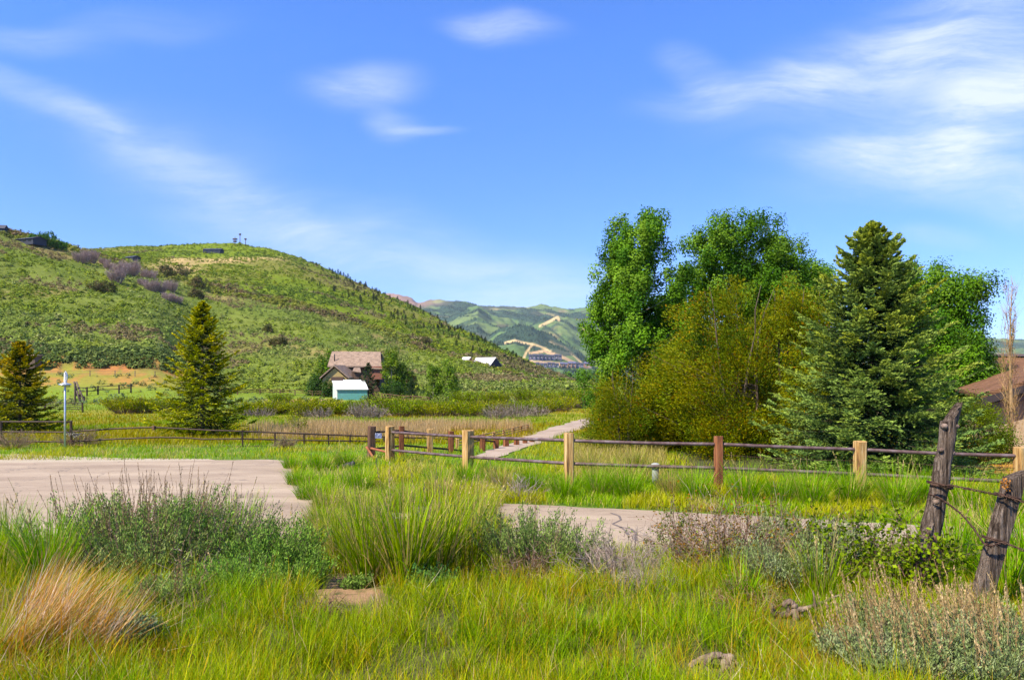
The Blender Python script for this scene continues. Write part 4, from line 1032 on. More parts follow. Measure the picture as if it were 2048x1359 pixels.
log_obj(WP, "trunk", [lw(1840, 1200), lw(1846, 1160), lw(1860, 1080), lw(1872, 1010), lw(1883, 940), lw(1895, 870), lw(1908, 800)], [.094, .083, .085, .076, .069, .069, .067], M_old, 3, slant=1.0)
for (px, py, r_, sx) in ((1890, 852, .020, -.3), (1914, 852, .019, .9), (1882, 900, .017, -.5), (1906, 905, .024, .9), (1873, 1003, .022, -.2), (1896, 968, .013, .9)):
    q = lw(px, py, Yp - .062 + .03 * abs(sx)); ax_ = Vector((sx, -.75, .12)).normalized()
    A = Acc(); tube(A, [q - ax_ * .05, q - ax_ * .012, q + ax_ * .008, q + ax_ * .018], [r_ * 1.5, r_ * 1.35, r_ * .95, r_ * .4], 12); A.obj("knot", M_drift, WP, True)
log_obj(WP, "split_slab", [lw(1838, 1185, Yp - .05), lw(1842, 1120, Yp - .07), lw(1852, 1075, Yp - .07), lw(1866, 1045, Yp - .06)], [.06, .065, .05, .015], M_old, 21, sides=14)
log_obj(WP, "split_slab", [lw(1872, 1165, Yp - .06), lw(1870, 1110, Yp - .09), lw(1868, 1070, Yp - .08)], [.04, .05, .012], M_darkpost, 27, sides=14)
log_obj(WP, "lichen_patch", [lw(1855, 1122, Yp - .13), lw(1866, 1104, Yp - .145), lw(1875, 1090, Yp - .13)], [.008, .017, .008], M_lichen, 31, sides=12)
Yl = 5.6
LPo = thing("leaning_post", "squared grey timber post leaning right, wrapped with barbed wire", "post", at(1945, Yl))
ll = lambda px, py, y=Yl: local(P(px, py, y), LPo)
bm = bmesh.new(); rings = []
for k_ in range(25):
    t_ = k_ / 24; c = ll(1947, 1250).lerp(ll(2031, 948), t_); ring = []
    ax = (ll(2031, 948) - ll(1947, 1250)).normalized(); xr_ = Vector((ax.z, 0, -ax.x)); yr_ = Vector((0, 1, 0))
    for (sx, sy) in ((-1, -.8), (-.85, -1), (0, -1.04), (.85, -1), (1, -.8), (1, .8), (.8, 1), (-.8, 1), (-1, .8)):
        top_extra = (.045 * (1 if sx > .3 else -1) + random.uniform(-.012, .02)) if k_ == 24 else 0
        ring.append(bm.verts.new(c + xr_ * sx * .064 * random.uniform(.97, 1.02) + yr_ * sy * .055 * random.uniform(.95, 1.03) + ax * top_extra))
    rings.append(ring)
for a, b_ in zip(rings, rings[1:]):
    for i_ in range(9): bm.faces.new((a[i_], a[(i_ + 1) % 9], b_[(i_ + 1) % 9], b_[i_]))
bm.faces.new(rings[-1]); bm.faces.new(rings[0][::-1])
me = bpy.data.meshes.new("timber"); bm.to_mesh(me); bm.free(); me.materials.append(M_old); link(bpy.data.objects.new("timber", me), LPo)
q = ll(2010, 968, Yl - .08)
A = Acc(); c = np.array(tuple(q)) + rng.normal(size=(60, 3)) * (.02, .008, .02); leaves(A, c, .02, .7, pick([(0.5, 0.2, 0.03), (0.35, 0.14, 0.02)], 60)); A.obj("lichen_patch", M_dry, LPo)
# barbed wire strands
def strand(label, pts, seed, loops=()):
    T = thing("barbed_wire", label, "wire", P(*pts[0]))
    p = np.array([tuple(local(P(*q), T)) for q in pts]); tt = np.linspace(0, len(p) - 1, 160)
    c = np.stack([np.interp(tt, range(len(p)), p[:, k]) for k in range(3)], 1)
    for k in range(3): c[:, k] = smooth(c[:, k], 9)
    ph = np.linspace(0, 90, 160)
    A = Acc()
    for s_ in (0, math.pi):
        o_ = np.stack([0 * ph, np.cos(ph + s_), np.sin(ph + s_)], 1) * .007
        tube(A, c + o_, .0048, 5)
    A.obj("strand", M_barb, T, True)
    for k in range(8, 156, 15):
        A = Acc(); d = unit(rng.normal(size=3)) * .035; tube(A, [c[k] - d, c[k] + d * .2 + rng.normal(size=3) * .006, c[k] + d], .0035, 4)
        A.obj("barb", M_barb, T)
    for (px, py, y, ax_, rx, ry) in loops:
        ce = local(P(px, py, y), T); a = np.linspace(0, 2 * math.pi * 2.0, 60)
        up_ = Vector((.27, 0, -.96)) if ax_ else Vector((.15, 0, -.9))
        pts_ = [ce + Vector((rx * math.cos(v), ry * math.sin(v), 0)) + Vector((0, 0, -.28 * rx * math.cos(v) + .012 * v / 6)) for v in a]
        A = Acc(); tube(A, pts_, .006, 5); A.obj("wrap", M_barb, T, True)
strand("upper rusty barbed wire strand from the log post to the leaning timber post", [(1861, 968, 6.1), (1875, 972, 6.08), (1903, 970, 6.06), (1960, 982, 5.8), (2005, 991, 5.5), (2035, 1000, 5.48), (2110, 1017, 5.2)], 1, [(2016, 996, Yl, 1, .092, .075)])
strand("lower sagging barbed wire strand between the two old posts", [(1857, 987, 6.09), (1880, 996, 6.05), (1912, 1018, 6.0), (1930, 1035, 5.9), (1950, 1060, 5.75), (1968, 1088, 5.5), (1985, 1092, 5.49), (2005, 1083, 5.48), (2060, 1105, 5.3), (2120, 1118, 5.1)], 2, [(1990, 1082, Yl, 1, .092, .075), (1880, 972, 6.2, 0, .10, .10)])

# ------------------------------------------------------------------ drift wood
def driftwood(name, label, loc, strands, m=M_drift):
    T = thing(name, label, "wood", loc)
    first = True
    for k_, (pts, rad) in enumerate(strands):
        p = [Vector(q) for q in pts]
        log_obj(T, "limb", p, rad, m, 50 + k_ * 3 + len(label), sides=16, rough=.16, ridge=.30)
    return T
Yd = 4.5; ST = P(1430, 1340, Yd)
ds = lambda px, py, dy=0: tuple(P(px, py, Yd + dy) - ST)
driftwood("stump", "gnarled grey stump of twisted roots rising from the grass at the bottom edge", ST, [
    ([ds(1376, 1352), ds(1381, 1330), ds(1396, 1320, .02), ds(1414, 1313), ds(1428, 1308)], [0.013, 0.019, 0.019, 0.020, 0.019]),
    ([ds(1392, 1378, -.05), ds(1398, 1345, -.05), ds(1408, 1325, -.05), ds(1424, 1310, -.03), ds(1440, 1308)], [0.016, 0.019, 0.020, 0.022, 0.019]),
    ([ds(1440, 1308), ds(1447, 1316, -.02), ds(1444, 1335, -.05), ds(1436, 1360, -.06), ds(1430, 1385, -.06)], [0.019, 0.016, 0.014, 0.013, 0.010]),
    ([ds(1447, 1313, .02), ds(1460, 1312), ds(1470, 1328), ds(1484, 1348), ds(1496, 1372)], [0.017, 0.022, 0.020, 0.019, 0.014]),
    ([ds(1458, 1314, -.03), ds(1455, 1335, -.06), ds(1452, 1355, -.06), ds(1448, 1385, -.05)], [0.014, 0.016, 0.013, 0.010]),
    ([ds(1466, 1322, -.02), ds(1466, 1345, -.04), ds(1474, 1385, -.04)], [0.013, 0.013, 0.010]),
    ([ds(1384, 1328), ds(1376, 1345, -.02), ds(1364, 1372, -.03)], [0.013, 0.012, 0.007]),
    ([ds(1406, 1326, -.05), ds(1416, 1345, -.08), ds(1420, 1380, -.08)], [0.012, 0.012, 0.009])])
Yt = 5.5; ST = P(1580, 1225, Yt)
ds = lambda px, py, dy=0: tuple(P(px, py, Yt + dy) - ST)
driftwood("twisted_root", "twisted pale root snag curling out of the grass left of the log post", ST, [
    ([ds(1540, 1205), ds(1546, 1222), ds(1560, 1232), ds(1580, 1224), ds(1600, 1218)], [0.009, 0.021, 0.024, 0.022, 0.021]),
    ([ds(1577, 1222), ds(1572, 1208), ds(1580, 1202), ds(1590, 1212), ds(1592, 1232), ds(1588, 1260), ds(1590, 1290)], [0.015, 0.022, 0.024, 0.026, 0.027, 0.026, 0.022]),
    ([ds(1600, 1219), ds(1622, 1212), ds(1650, 1203, .1), ds(1682, 1188, .2)], [0.021, 0.015, 0.012, 0.007]),
    ([ds(1624, 1180), ds(1628, 1205), ds(1632, 1230), ds(1626, 1255), ds(1640, 1280), ds(1660, 1292)], [0.006, 0.009, 0.009, 0.007, 0.007, 0.005]),
    ([ds(1592, 1235), ds(1602, 1230), ds(1606, 1215)], [0.019, 0.015, 0.009])])
driftwood("branch_stub", "forked pale branch stub poking up in the grass", P(1446, 1206, 6.0), [
    ([(-.03, 0, -.12), (-.01, 0, 0), (.005, 0, .05)], [.018, .02, .012]), ([(.05, 0, -.12), (.02, 0, 0), (.005, 0, .05)], [.016, .018, .012])])
driftwood("bare_stick", "thin bleached stick slanting in the grass left of the centre bushes", P(1232, 1220, 6.2), [
    ([(-.05, 0, -.1), (.02, 0, .03), (.07, .0, .12)], [.008, .011, .012])])
driftwood("broken_log", "short lichen grey broken log leaning beside the brown seeded sagebrush", P(1640, 1325, 4.75), [
    ([(-.05, 0, -.14), (0, 0, 0), (.055, 0, .13)], [.034, .036, .028])])
#@@PART3
# ------------------------------------------------------------------ plants: builders
def stems(n, L, az, lean, bend, K, base):
    L = np.broadcast_to(np.asarray(L, float), n); az = np.broadcast_to(np.asarray(az, float), n)
    lean = np.broadcast_to(np.asarray(lean, float), n); bend = np.broadcast_to(np.asarray(bend, float), n)
    hd = np.stack([np.cos(az), np.sin(az), 0 * az], 1); p = np.array(np.broadcast_to(base, (n, 3)), float); pts = [p]; dirs = []
    for k in range(K):
        th = lean + bend * (k + .5) / K
        d = hd * np.sin(th)[:, None] + np.array([0, 0, 1.0]) * np.cos(th)[:, None] + rng.normal(size=(n, 3)) * 0.10
        p = p + (L / K)[:, None] * d; pts.append(p); dirs.append(unit(d))
    dirs.append(dirs[-1])
    return np.stack(pts, 1), np.stack(dirs, 1)
def strips(A, pts, w0, w1, col):
    """thin ribbons along polylines, two crossed so that they read from every side"""
    n, K = pts.shape[:2]
    d = unit(np.gradient(pts, axis=1)); r_ = unit(np.cross(d, unit(rng.normal(size=(n, 1, 3)))))
    wd = np.linspace(w0, w1, K)[None, :, None] / 2
    for q in (r_, np.cross(d, r_)):
        V_ = np.stack([pts - q * wd, pts + q * wd], 2)
        b_ = (np.arange(n)[:, None] * K + np.arange(K - 1)[None]) * 2
        A.add(V_, np.stack([b_, b_ + 1, b_ + 3, b_ + 2], -1).reshape(-1, 4), np.repeat(arr(col, n)[:, None], 2 * K, 1))
def along(pts, dirs, m, t0=0.3, t1=1.0, pw=1.0):
    n, K = pts.shape[:2]
    i_ = rng.integers(0, n, m); t_ = t0 + (t1 - t0) * rng.random(m) ** pw; f_ = t_ * (K - 1); k = np.minimum(f_.astype(int), K - 2); f_ = (f_ - k)[:, None]
    return pts[i_, k] * (1 - f_) + pts[i_, k + 1] * f_, dirs[i_, k], t_, i_

def crown_tree(T, H, W, prof, ncl, lpc, ls, cols, wts=None, asp=.75, tr=.1, bark=None, cs=(.28, .28, .34), bt=.12, axis=None, spr=1.0, tips=None, ntr=1, seed=1, lobes=0):
    A = Acc(); ts = np.linspace(0, 1, 400); pv = np.array([prof(t_) for t_ in ts]); ok = ts >= bt
    pr_ = pv ** 1.5 * ok; t_ = rng.choice(ts, ncl, p=pr_ / pr_.sum()) + rng.uniform(-.003, .003, ncl)
    az = rng.uniform(0, 2 * math.pi, ncl)
    lob = .78 + .5 * fbm(az * 1.1 + seed * 3, t_ * 6 + seed, seed + 60)
    r_ = W / 2 * np.interp(t_, ts, pv) * (0.12 + .88 * np.sqrt(rng.random(ncl))) * lob
    c = np.stack([np.cos(az) * r_, np.sin(az) * r_, t_ * H], 1)
    if lobes:
        nlb = max(6, int(ncl / lobes)); lc = c[:nlb]; li = rng.integers(0, nlb, ncl); q_ = rng.random(ncl) < .82
        cl_ = lc[li] + np.clip(rng.normal(size=(ncl, 3)), -1.6, 1.6) * np.array([.095 * W, .095 * W, .065 * H]); c[q_] = cl_[q_]
        c[:, 2] = np.clip(c[:, 2], bt * H * .7, H); t_ = c[:, 2] / H; r_ = np.hypot(c[:, 0], c[:, 1])
    B = Acc()
    for q in range(ntr):
        off = np.array([0, 0, 0.]) if ntr == 1 else np.array([math.cos(q * 6.28 / ntr), math.sin(q * 6.28 / ntr), 0]) * W * .06
        k = np.linspace(0, 1, 8); bend_ = off[None] * (1 + 2.5 * k[:, None])
        p = np.stack([bend_[:, 0] + (fbm(k * 4, k * 0 + q + seed, 5) - .5) * W * .1, bend_[:, 1] + (fbm(k * 4, k * 0 + q + seed, 6) - .5) * W * .1, k * H * .93 - .15 * (k < .01)], 1)
        tube(B, p, tr * (1 - k * .9), 8)
        if q == 0: tr0 = p
    for q in rng.choice(ncl, min(ncl, 90), replace=False):
        ta = max(.04, t_[q] - .35 * r_[q] / H - .05); s_ = np.array([np.interp(ta * H, tr0[:, 2], tr0[:, 0]), np.interp(ta * H, tr0[:, 2], tr0[:, 1]), ta * H])
        mid = s_ * .5 + c[q] * .5 - np.array([0, 0, .05 * r_[q]])
        tube(B, [s_, mid, c[q]], [tr * .3 * (1 - .6 * t_[q]), tr * .2 * (1 - .6 * t_[q]), .006], 4)
    n = ncl * lpc
    cc = np.repeat(c, lpc, 0); off = np.clip(rng.normal(size=(n, 3)), -1.7, 1.7); p = cc + off * np.array(cs)
    p[:, 2] = np.maximum(p[:, 2], .08)
    col = pick(cols, ncl, wts); col = np.repeat(col, lpc, 0) * rng.uniform(.85, 1.15, (n, 1))
    if tips is not None:
        k = rng.random(n) < tips[1] * np.repeat(rng.random(ncl) ** 2 * 2, lpc); col[k] = pick(tips[0], k.sum())
    ax = None
    if axis is not None:
        ax = unit(np.stack([p[:, 0] * axis[0], p[:, 1] * axis[0], np.full(n, axis[1])], 1) + np.array(axis[2]))
    leaves(A, p, rng.uniform(.7, 1.3, n) * ls, asp, col, ax, spr, None if ax is not None else unit(off) + unit(cc * np.array([1, 1, 0]) + 1e-6) * .5 + np.array([0, 0, .5]))
    B.obj("trunk", bark or M_bark, T, True)
    A.obj("crown", M_leaf, T)
def spruce_tree(T, H, Rm, nb=230, lean=0.0, col_in=(.016, .040, .018), col_tip=(.055, .10, .03), warm=(.17, .14, .02), warmth=.35, card=.09, ncard=13, seed=1, bare=.04, dens=26, pw=.8, irr=.22):
    B = Acc(); k = np.linspace(0, 1, 10)
    tube(B, np.stack([lean * k * H, 0 * k, k * H - .1 * (k < .01)], 1), .018 * H * (1 - k * .93) + .008, 8)
    t_ = bare + (1 - bare) * (np.arange(nb) / nb) ** 1.12; t_ = t_ + rng.uniform(-.006, .006, nb)
    az = np.arange(nb) * 2.399 + rng.uniform(-.4, .4, nb)
    L = Rm * np.clip(1 - t_, .015, 1) ** pw * rng.uniform(1 - irr, 1.12, nb) * (1 - .35 * np.exp(-((t_ - bare) / .05) ** 2)) * (.85 + .35 * fbm(az, t_ * 5, seed))
    up = -.20 + .65 * t_ ** 1.5
    hd = np.stack([np.cos(az), np.sin(az), 0 * az], 1); sdv = np.stack([-np.sin(az), np.cos(az), 0 * az], 1)
    K = 8; P_ = []
    for q in range(K):
        s_ = q / (K - 1)
        P_.append(np.stack([lean * t_ * H, 0 * t_, t_ * H], 1) + hd * (L * s_)[:, None] + np.array([0, 0, 1.]) * (L * (up * s_ - .22 * s_ * (1 - s_) + .16 * s_ ** 3))[:, None])
    P_ = np.stack(P_, 1)
    strips(B, P_, .022, .006, (0, 0, 0))
    B.obj("trunk", M_bark, T)
    # side twigs
    m = nb * dens; bi = np.repeat(np.arange(nb), dens); s_ = rng.uniform(.06, 1.0, m); f_ = s_ * (K - 1); q = np.minimum(f_.astype(int), K - 2); f_ = (f_ - q)[:, None]
    st = P_[bi, q] * (1 - f_) + P_[bi, q + 1] * f_; bd = unit(P_[bi, q + 1] - P_[bi, q])
    side = np.where(rng.random(m) < .5, -1., 1.)
    ang = rng.uniform(.5, 1.05, m)
    tl = (L[bi] * (.42 * (1 - s_) + .08) + .05) * rng.uniform(.6, 1.1, m)
    td = unit(bd * np.cos(ang)[:, None] + sdv[bi] * (side * np.sin(ang))[:, None] + np.array([0, 0, 1.]) * rng.normal(-.06, .13, m)[:, None])
    n = m * ncard; ti = np.repeat(np.arange(m), ncard); u_ = rng.random(n) ** .85
    p = st[ti] + td[ti] * (tl[ti] * u_)[:, None] + np.array([0, 0, -.10]) * (tl[ti] * u_ ** 2)[:, None] + rng.normal(size=(n, 3)) * .012
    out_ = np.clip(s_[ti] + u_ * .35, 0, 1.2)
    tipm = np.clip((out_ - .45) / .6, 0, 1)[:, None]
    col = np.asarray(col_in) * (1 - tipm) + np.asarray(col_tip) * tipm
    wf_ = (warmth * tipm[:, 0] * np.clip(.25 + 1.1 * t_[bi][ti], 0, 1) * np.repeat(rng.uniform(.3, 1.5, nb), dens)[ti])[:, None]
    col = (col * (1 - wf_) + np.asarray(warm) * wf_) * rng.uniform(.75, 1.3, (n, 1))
    A = Acc(); leaves(A, p, card * rng.uniform(.7, 1.25, n), .30, col, unit(td[ti] + np.array([0, 0, .25])), .55)
    A.obj("crown", M_needle, T)
def tussock(T, n, h, spread, gcols, straw=.25, w_=.008, heads=0, lean0=(.05, .5), bend=(.3, 1.3), rad=.16, azc=None, straw_cols=((.50, .40, .17), (.42, .33, .12)), segs=5):
    A = Acc(); a = rng.uniform(0, 6.283, n); r_ = rad * np.sqrt(rng.random(n)); base = np.stack([np.cos(a) * r_, np.sin(a) * r_, np.full(n, -.04)], 1)
    az = a + rng.normal(0, .5, n) if azc is None else rng.normal(azc, .55, n)
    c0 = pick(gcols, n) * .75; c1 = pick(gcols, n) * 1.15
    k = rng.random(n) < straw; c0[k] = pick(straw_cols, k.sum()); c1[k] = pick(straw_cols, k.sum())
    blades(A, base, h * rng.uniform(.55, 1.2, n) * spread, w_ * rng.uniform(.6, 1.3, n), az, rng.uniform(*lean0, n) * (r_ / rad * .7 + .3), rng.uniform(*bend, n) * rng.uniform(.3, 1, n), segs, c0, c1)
    A.obj("blades", M_grass, T)
    if heads:
        A = Acc(); a = rng.uniform(0, 6.283, heads); base = np.stack([np.cos(a), np.sin(a), 0 * a], 1) * rad * .6
        pts, dr_ = stems(heads, h * rng.uniform(1.05, 1.45, heads), a, rng.uniform(.02, .25, heads), rng.uniform(0, .3, heads), 6, base)
        strips(A, pts, .004, .003, (.42, .34, .16)); c, d_, _, _ = along(pts, dr_, heads * 16, .78, 1.0)
        leaves(A, c + rng.normal(size=c.shape) * .004, .035, .25, pick(((.50, .38, .17), (.38, .27, .12)), len(c)), d_, .3); A.obj("seed_heads", M_dry, T)
def sage(T, W, h, nst, nl, cols, stalks=0, sh=1.4, stalk_cols=((.27, .17, .10), (.36, .24, .15)), slean=0.0, lsz=.034, asp=.3, stem_col=(.16, .12, .09), lim=1.15, t0=.35):
    B = Acc(); a = rng.uniform(0, 6.283, nst); r_ = np.sqrt(rng.random(nst)); base = np.stack([np.cos(a), np.sin(a), 0 * a], 1) * (r_ * W * .16)[:, None]
    pts, dr_ = stems(nst, h * rng.uniform(.7, 1.15, nst) * (1 + .3 * r_ * W / max(h, .1) * .6), a, r_ * lim, -r_ * .75, 6, base)
    strips(B, pts, .010 + h * .006, .003, pick((stem_col,), nst)); B.obj("stems", M_dry, T)
    A = Acc(); c, d_, t_, i_ = along(pts, dr_, nl, t0, 1.0, .7)
    cc = pick(cols, nst)[i_]
    leaves(A, c + rng.normal(size=c.shape) * .022, lsz * rng.uniform(.7, 1.4, nl), asp, cc * rng.uniform(.8, 1.2, (nl, 1)), unit(d_ + np.array([0, 0, .3])), .75); A.obj("foliage", M_brush, T)
    if stalks:
        A = Acc(); a = rng.uniform(0, 6.283, stalks); r_ = np.sqrt(rng.random(stalks)); base = np.stack([np.cos(a) * r_ * W * .33, np.sin(a) * r_ * W * .33, .25 * h + 0 * a], 1)
        ln_ = r_ * .5; azs = a
        if slean: azs = np.where(rng.random(stalks) < .75, slean, a)
        pts, dr_ = stems(stalks, h * sh * rng.uniform(.6, 1.05, stalks) - .2 * h, azs, ln_ * rng.uniform(.5, 1.4, stalks), -.12, 6, base)
        sc_ = pick(stalk_cols, stalks); strips(A, pts, .005, .003, sc_)
        m = stalks * 46; c, d_, t_, i_ = along(pts, dr_, m, .42, 1.0)
        leaves(A, c + rng.normal(size=c.shape) * (.010 * (1.25 - t_))[:, None], rng.uniform(.010, .024, m), .34, sc_[i_] * rng.uniform(.7, 1.25, (m, 1)), unit(d_ + np.array([0, 0, .2])), .5); A.obj("seed_stalks", M_dry, T)
def twig_bush(T, W, h, n, cols, sub=5, w_=.007, leafc=None, nleaf=0, lsz=.03, lim=1.2, asp=.6, flat_=0.0):
    A = Acc(); a = rng.uniform(0, 6.283, n); r_ = np.sqrt(rng.random(n)); base = np.stack([np.cos(a), np.sin(a), 0 * a], 1) * (r_ * W * .2)[:, None]
    pts, dr_ = stems(n, h * rng.uniform(.6, 1.15, n) * (1 + .4 * r_), a, r_ * lim + flat_, rng.normal(-.2, .5, n), 6, base); strips(A, pts, w_ * 1.4, w_ * .4, pick(cols, n))
    c, d_, t_, i_ = along(pts, dr_, n * sub, .25, .95)
    m = len(c); d2 = unit(d_ + rng.normal(size=(m, 3)) * .75); l2 = h * rng.uniform(.12, .4, m)
    p2_ = np.stack([c, c + d2 * (l2 * .5)[:, None] + rng.normal(size=(m, 3)) * .02, c + d2 * l2[:, None] + rng.normal(size=(m, 3)) * .04], 1)
    p2_[..., 2] = np.maximum(p2_[..., 2], 0); strips(A, p2_, w_ * .7, w_ * .3, pick(cols, m)); A.obj("twigs", M_dry, T)
    if nleaf:
        A = Acc(); f_ = rng.integers(0, m, nleaf); tt_ = rng.random(nleaf)[:, None]; c = p2_[f_, 0] * (1 - tt_) + p2_[f_, 2] * tt_
        leaves(A, c + rng.normal(size=c.shape) * .02, lsz * rng.uniform(.7, 1.3, nleaf), asp, pick(leafc, nleaf)); A.obj("foliage", M_leaf, T)

# ------------------------------------------------------------------ trees
AS = [(.085, .19, .022), (.12, .24, .028), (.055, .135, .018), (.16, .28, .04)]
T = thing("aspen_tree", "tall narrow aspen with dense green crown at the left of the tree group", "tree", at(1275, 34))
p_as = lambda t: float(np.interp(t, [0, .06, .15, .35, .55, .7, .8, .9, .97, 1], [.5, .7, .95, 1.0, .98, .92, .78, .5, .28, .06]))
crown_tree(T, 10.7, 5.0, p_as, 420, 240, .112, AS, None, .75, .13, M_palebark, (.19, .19, .26), .10, seed=3, lobes=7)
T = thing("aspen_tree", "broad round topped green aspen, middle and largest of the tree group", "tree", at(1462, 41))
p_b = lambda t: float(np.interp(t, [0, .1, .3, .5, .7, .85, .93, .98, 1], [.5, .8, 1, 1, .97, .86, .66, .38, .15]))
crown_tree(T, 12.0, 7.2, p_b, 500, 230, .122, AS, None, .75, .16, M_palebark, (.22, .22, .28), .15, seed=8, lobes=7)
T = thing("aspen_tree", "shorter green aspen filling the notch between the tall left one and the broad one", "tree", at(1368, 39))
crown_tree(T, 8.6, 3.8, p_as, 240, 200, .118, AS, None, .75, .11, M_palebark, (.2, .2, .27), .12, seed=10, lobes=7)
T = thing("aspen_tree", "green aspen with pointed top just right of the broad one", "tree", at(1570, 42))
crown_tree(T, 11.7, 4.8, p_as, 300, 220, .122, AS, None, .75, .13, M_palebark, (.26, .26, .34), .15, seed=12, lobes=7)
T = thing("aspen_tree", "smaller green aspen crown touching the spruce from the left", "tree", at(1622, 43))
crown_tree(T, 10.2, 4.0, p_as, 230, 220, .122, AS, None, .75, .12, M_palebark, (.26, .26, .34), .15, seed=15, lobes=7)
T = thing("aspen_tree", "tall green aspen rising behind the right shoulder of the big spruce", "tree", at(1868, 37))
crown_tree(T, 8.8, 4.9, p_b, 330, 220, .115, AS, None, .75, .12, M_palebark, (.27, .27, .33), .15, seed=21, lobes=7)
T = thing("aspen_tree", "lower loose green aspen between the big spruce and the brown roof", "tree", at(1925, 35.5))
crown_tree(T, 6.9, 3.8, p_as, 230, 200, .105, AS, None, .75, .10, M_palebark, (.27, .27, .3), .12, seed=25, lobes=7)
OL = [(.155, .20, .02), (.195, .23, .024), (.085, .13, .014), (.25, .24, .022)]
TIP = ([(.30, .16, .02), (.34, .21, .025), (.22, .10, .02)], .09)
p_d = lambda t: float(np.interp(t, [0, .08, .25, .5, .7, .85, .95, 1], [.75, .92, 1, .95, .8, .58, .34, .1]))
p_w = lambda t: float(np.interp(t, [0, .08, .25, .45, .6, .75, .88, .96, 1], [.8, .95, 1, .9, .76, .56, .34, .16, .05]))
T = thing("willow_tree", "large domed olive green willow with rusty shoot tips beside the spruce", "tree", at(1470, 24.5))
crown_tree(T, 6.2, 5.7, p_w, 600, 170, .095, OL, None, .34, .07, M_bark, (.17, .17, .22), .04, (1.0, 1.2, (-.5, 0, .2)), .8, TIP, 5, seed=31, lobes=9)
T = thing("willow_tree", "olive green willow with rusty tips squeezed between the domed willow and the spruce", "tree", at(1590, 25.8))
crown_tree(T, 6.3, 4.0, p_w, 340, 170, .095, OL, None, .34, .07, M_bark, (.17, .17, .22), .04, (1.0, 1.2, (-.5, 0, .2)), .8, TIP, 4, seed=33, lobes=9)
T = thing("willow_tree", "lower olive green willow bush spreading over the drive", "tree", at(1250, 25.5))
crown_tree(T, 3.1, 2.7, p_w, 260, 160, .09, OL, None, .28, .05, M_bark, (.2, .2, .22), .06, (1.0, 1.2, (-.5, 0, .2)), .8, ([(.26, .14, .02), (.3, .2, .03)], .1), 5, seed=35, lobes=9)
T = thing("willow_tree", "olive willow bush filling the gap under the tall left aspen", "tree", at(1335, 26.5))
crown_tree(T, 4.0, 3.2, p_w, 240, 160, .09, OL, None, .28, .05, M_bark, (.2, .2, .22), .06, (1.0, 1.2, (-.5, 0, .2)), .8, ([(.26, .14, .02), (.3, .2, .03)], .1), 5, seed=37, lobes=9)
T = thing("spruce_tree", "big dark blue green spruce with full skirts right of the willow", "tree", at(1745, 19.8))
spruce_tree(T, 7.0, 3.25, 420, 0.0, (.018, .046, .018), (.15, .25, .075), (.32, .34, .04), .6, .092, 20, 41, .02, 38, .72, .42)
T = thing("spruce_tree", "yellow tinged spruce standing alone in the meadow behind the bowed rails", "tree", at(405, 33))
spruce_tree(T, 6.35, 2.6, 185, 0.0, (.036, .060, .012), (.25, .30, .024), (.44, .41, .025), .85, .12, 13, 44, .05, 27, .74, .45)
T = thing("spruce_tree", "shorter spruce at the left edge with an orange brown top", "tree", at(40, 36))
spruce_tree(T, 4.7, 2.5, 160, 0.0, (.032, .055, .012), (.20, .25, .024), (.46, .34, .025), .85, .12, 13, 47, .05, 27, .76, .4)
T = thing("juniper_bush", "rounded bright green bush under the house eave behind the log post", "bush", at(1937, 22.5))
crown_tree(T, 2.15, 2.2, p_d, 150, 120, .07, [(.12, .18, .02), (.15, .20, .022), (.09, .145, .02)], None, .35, .03, M_bark, (.14, .14, .16), .05, (1, .8, (0, 0, 0)), .9, None, 4, seed=51, lobes=9)
# bare columnar poplar
T = thing("poplar_tree", "leafless columnar poplar of upright tan twigs before the brown roof", "tree", at(2020, 23.2))
A = Acc(); k = np.linspace(0, 1, 12)
tube(A, np.stack([.05 * k + .03 * np.sin(k * 7), 0 * k, k * 5.8 - .1 * (k < .01)], 1), .075 * (1 - k * .93), 8); A.obj("trunk", noisy("tan_bark", [(.22, .13, .06), (.46, .32, .17)], 10, .9, (1, 1, .2), .6), T, True)
A = Acc(); n = 75; a = rng.uniform(0, 6.283, n); z0 = rng.uniform(.1, 5.2, n)
pts, d_ = stems(n, rng.uniform(.6, 2.0, n) * (1 - z0 / 9), a, rng.uniform(.2, .5, n), -.38, 7, np.stack([.04 * np.cos(a), .04 * np.sin(a), z0], 1)); strips(A, pts, .016, .004, pick(((.36, .23, .10), (.46, .31, .15), (.25, .16, .09)), n))
c, dd, _, _ = along(pts, d_, 520, .3, 1); d2 = unit(dd + rng.normal(size=(520, 3)) * .35); l2 = rng.uniform(.15, .5, 520)[:, None]
strips(A, np.stack([c, c + d2 * l2 * .5, c + d2 * l2 + np.array([0, 0, .05])], 1), .008, .003, pick(((.36, .23, .10), (.42, .28, .14)), 520)); A.obj("twigs", M_dry, T)
A = Acc(); c, dd, _, _ = along(pts, d_, 500, .4, 1); leaves(A, c + rng.normal(size=c.shape) * .04, .05, .6, pick(((.25, .17, .05), (.15, .16, .03)), 500)); A.obj("crown", M_leaf, T)
T = thing("poplar_tree", "second leafless tan poplar at the right edge of the house yard", "tree", at(2075, 24.5))
A = Acc(); tube(A, [(0, 0, -.1), (.04, 0, 1.5), (.02, 0, 3.6)], [.06, .045, .01], 8); A.obj("trunk", M_palebark, T, True)
A = Acc(); n = 120; a = rng.uniform(0, 6.283, n); z0 = rng.uniform(.1, 2.4, n)
pts, d_ = stems(n, rng.uniform(.5, 1.5, n), a, rng.uniform(.2, .5, n), -.3, 7, np.stack([.04 * np.cos(a), .04 * np.sin(a), z0], 1)); strips(A, pts, .02, .004, pick(((.36, .23, .10), (.46, .31, .15)), n)); A.obj("twigs", M_dry, T)
T = thing("sapling", "slender yellow green sapling behind the steel rail fence", "sapling", at(597, 31.5))
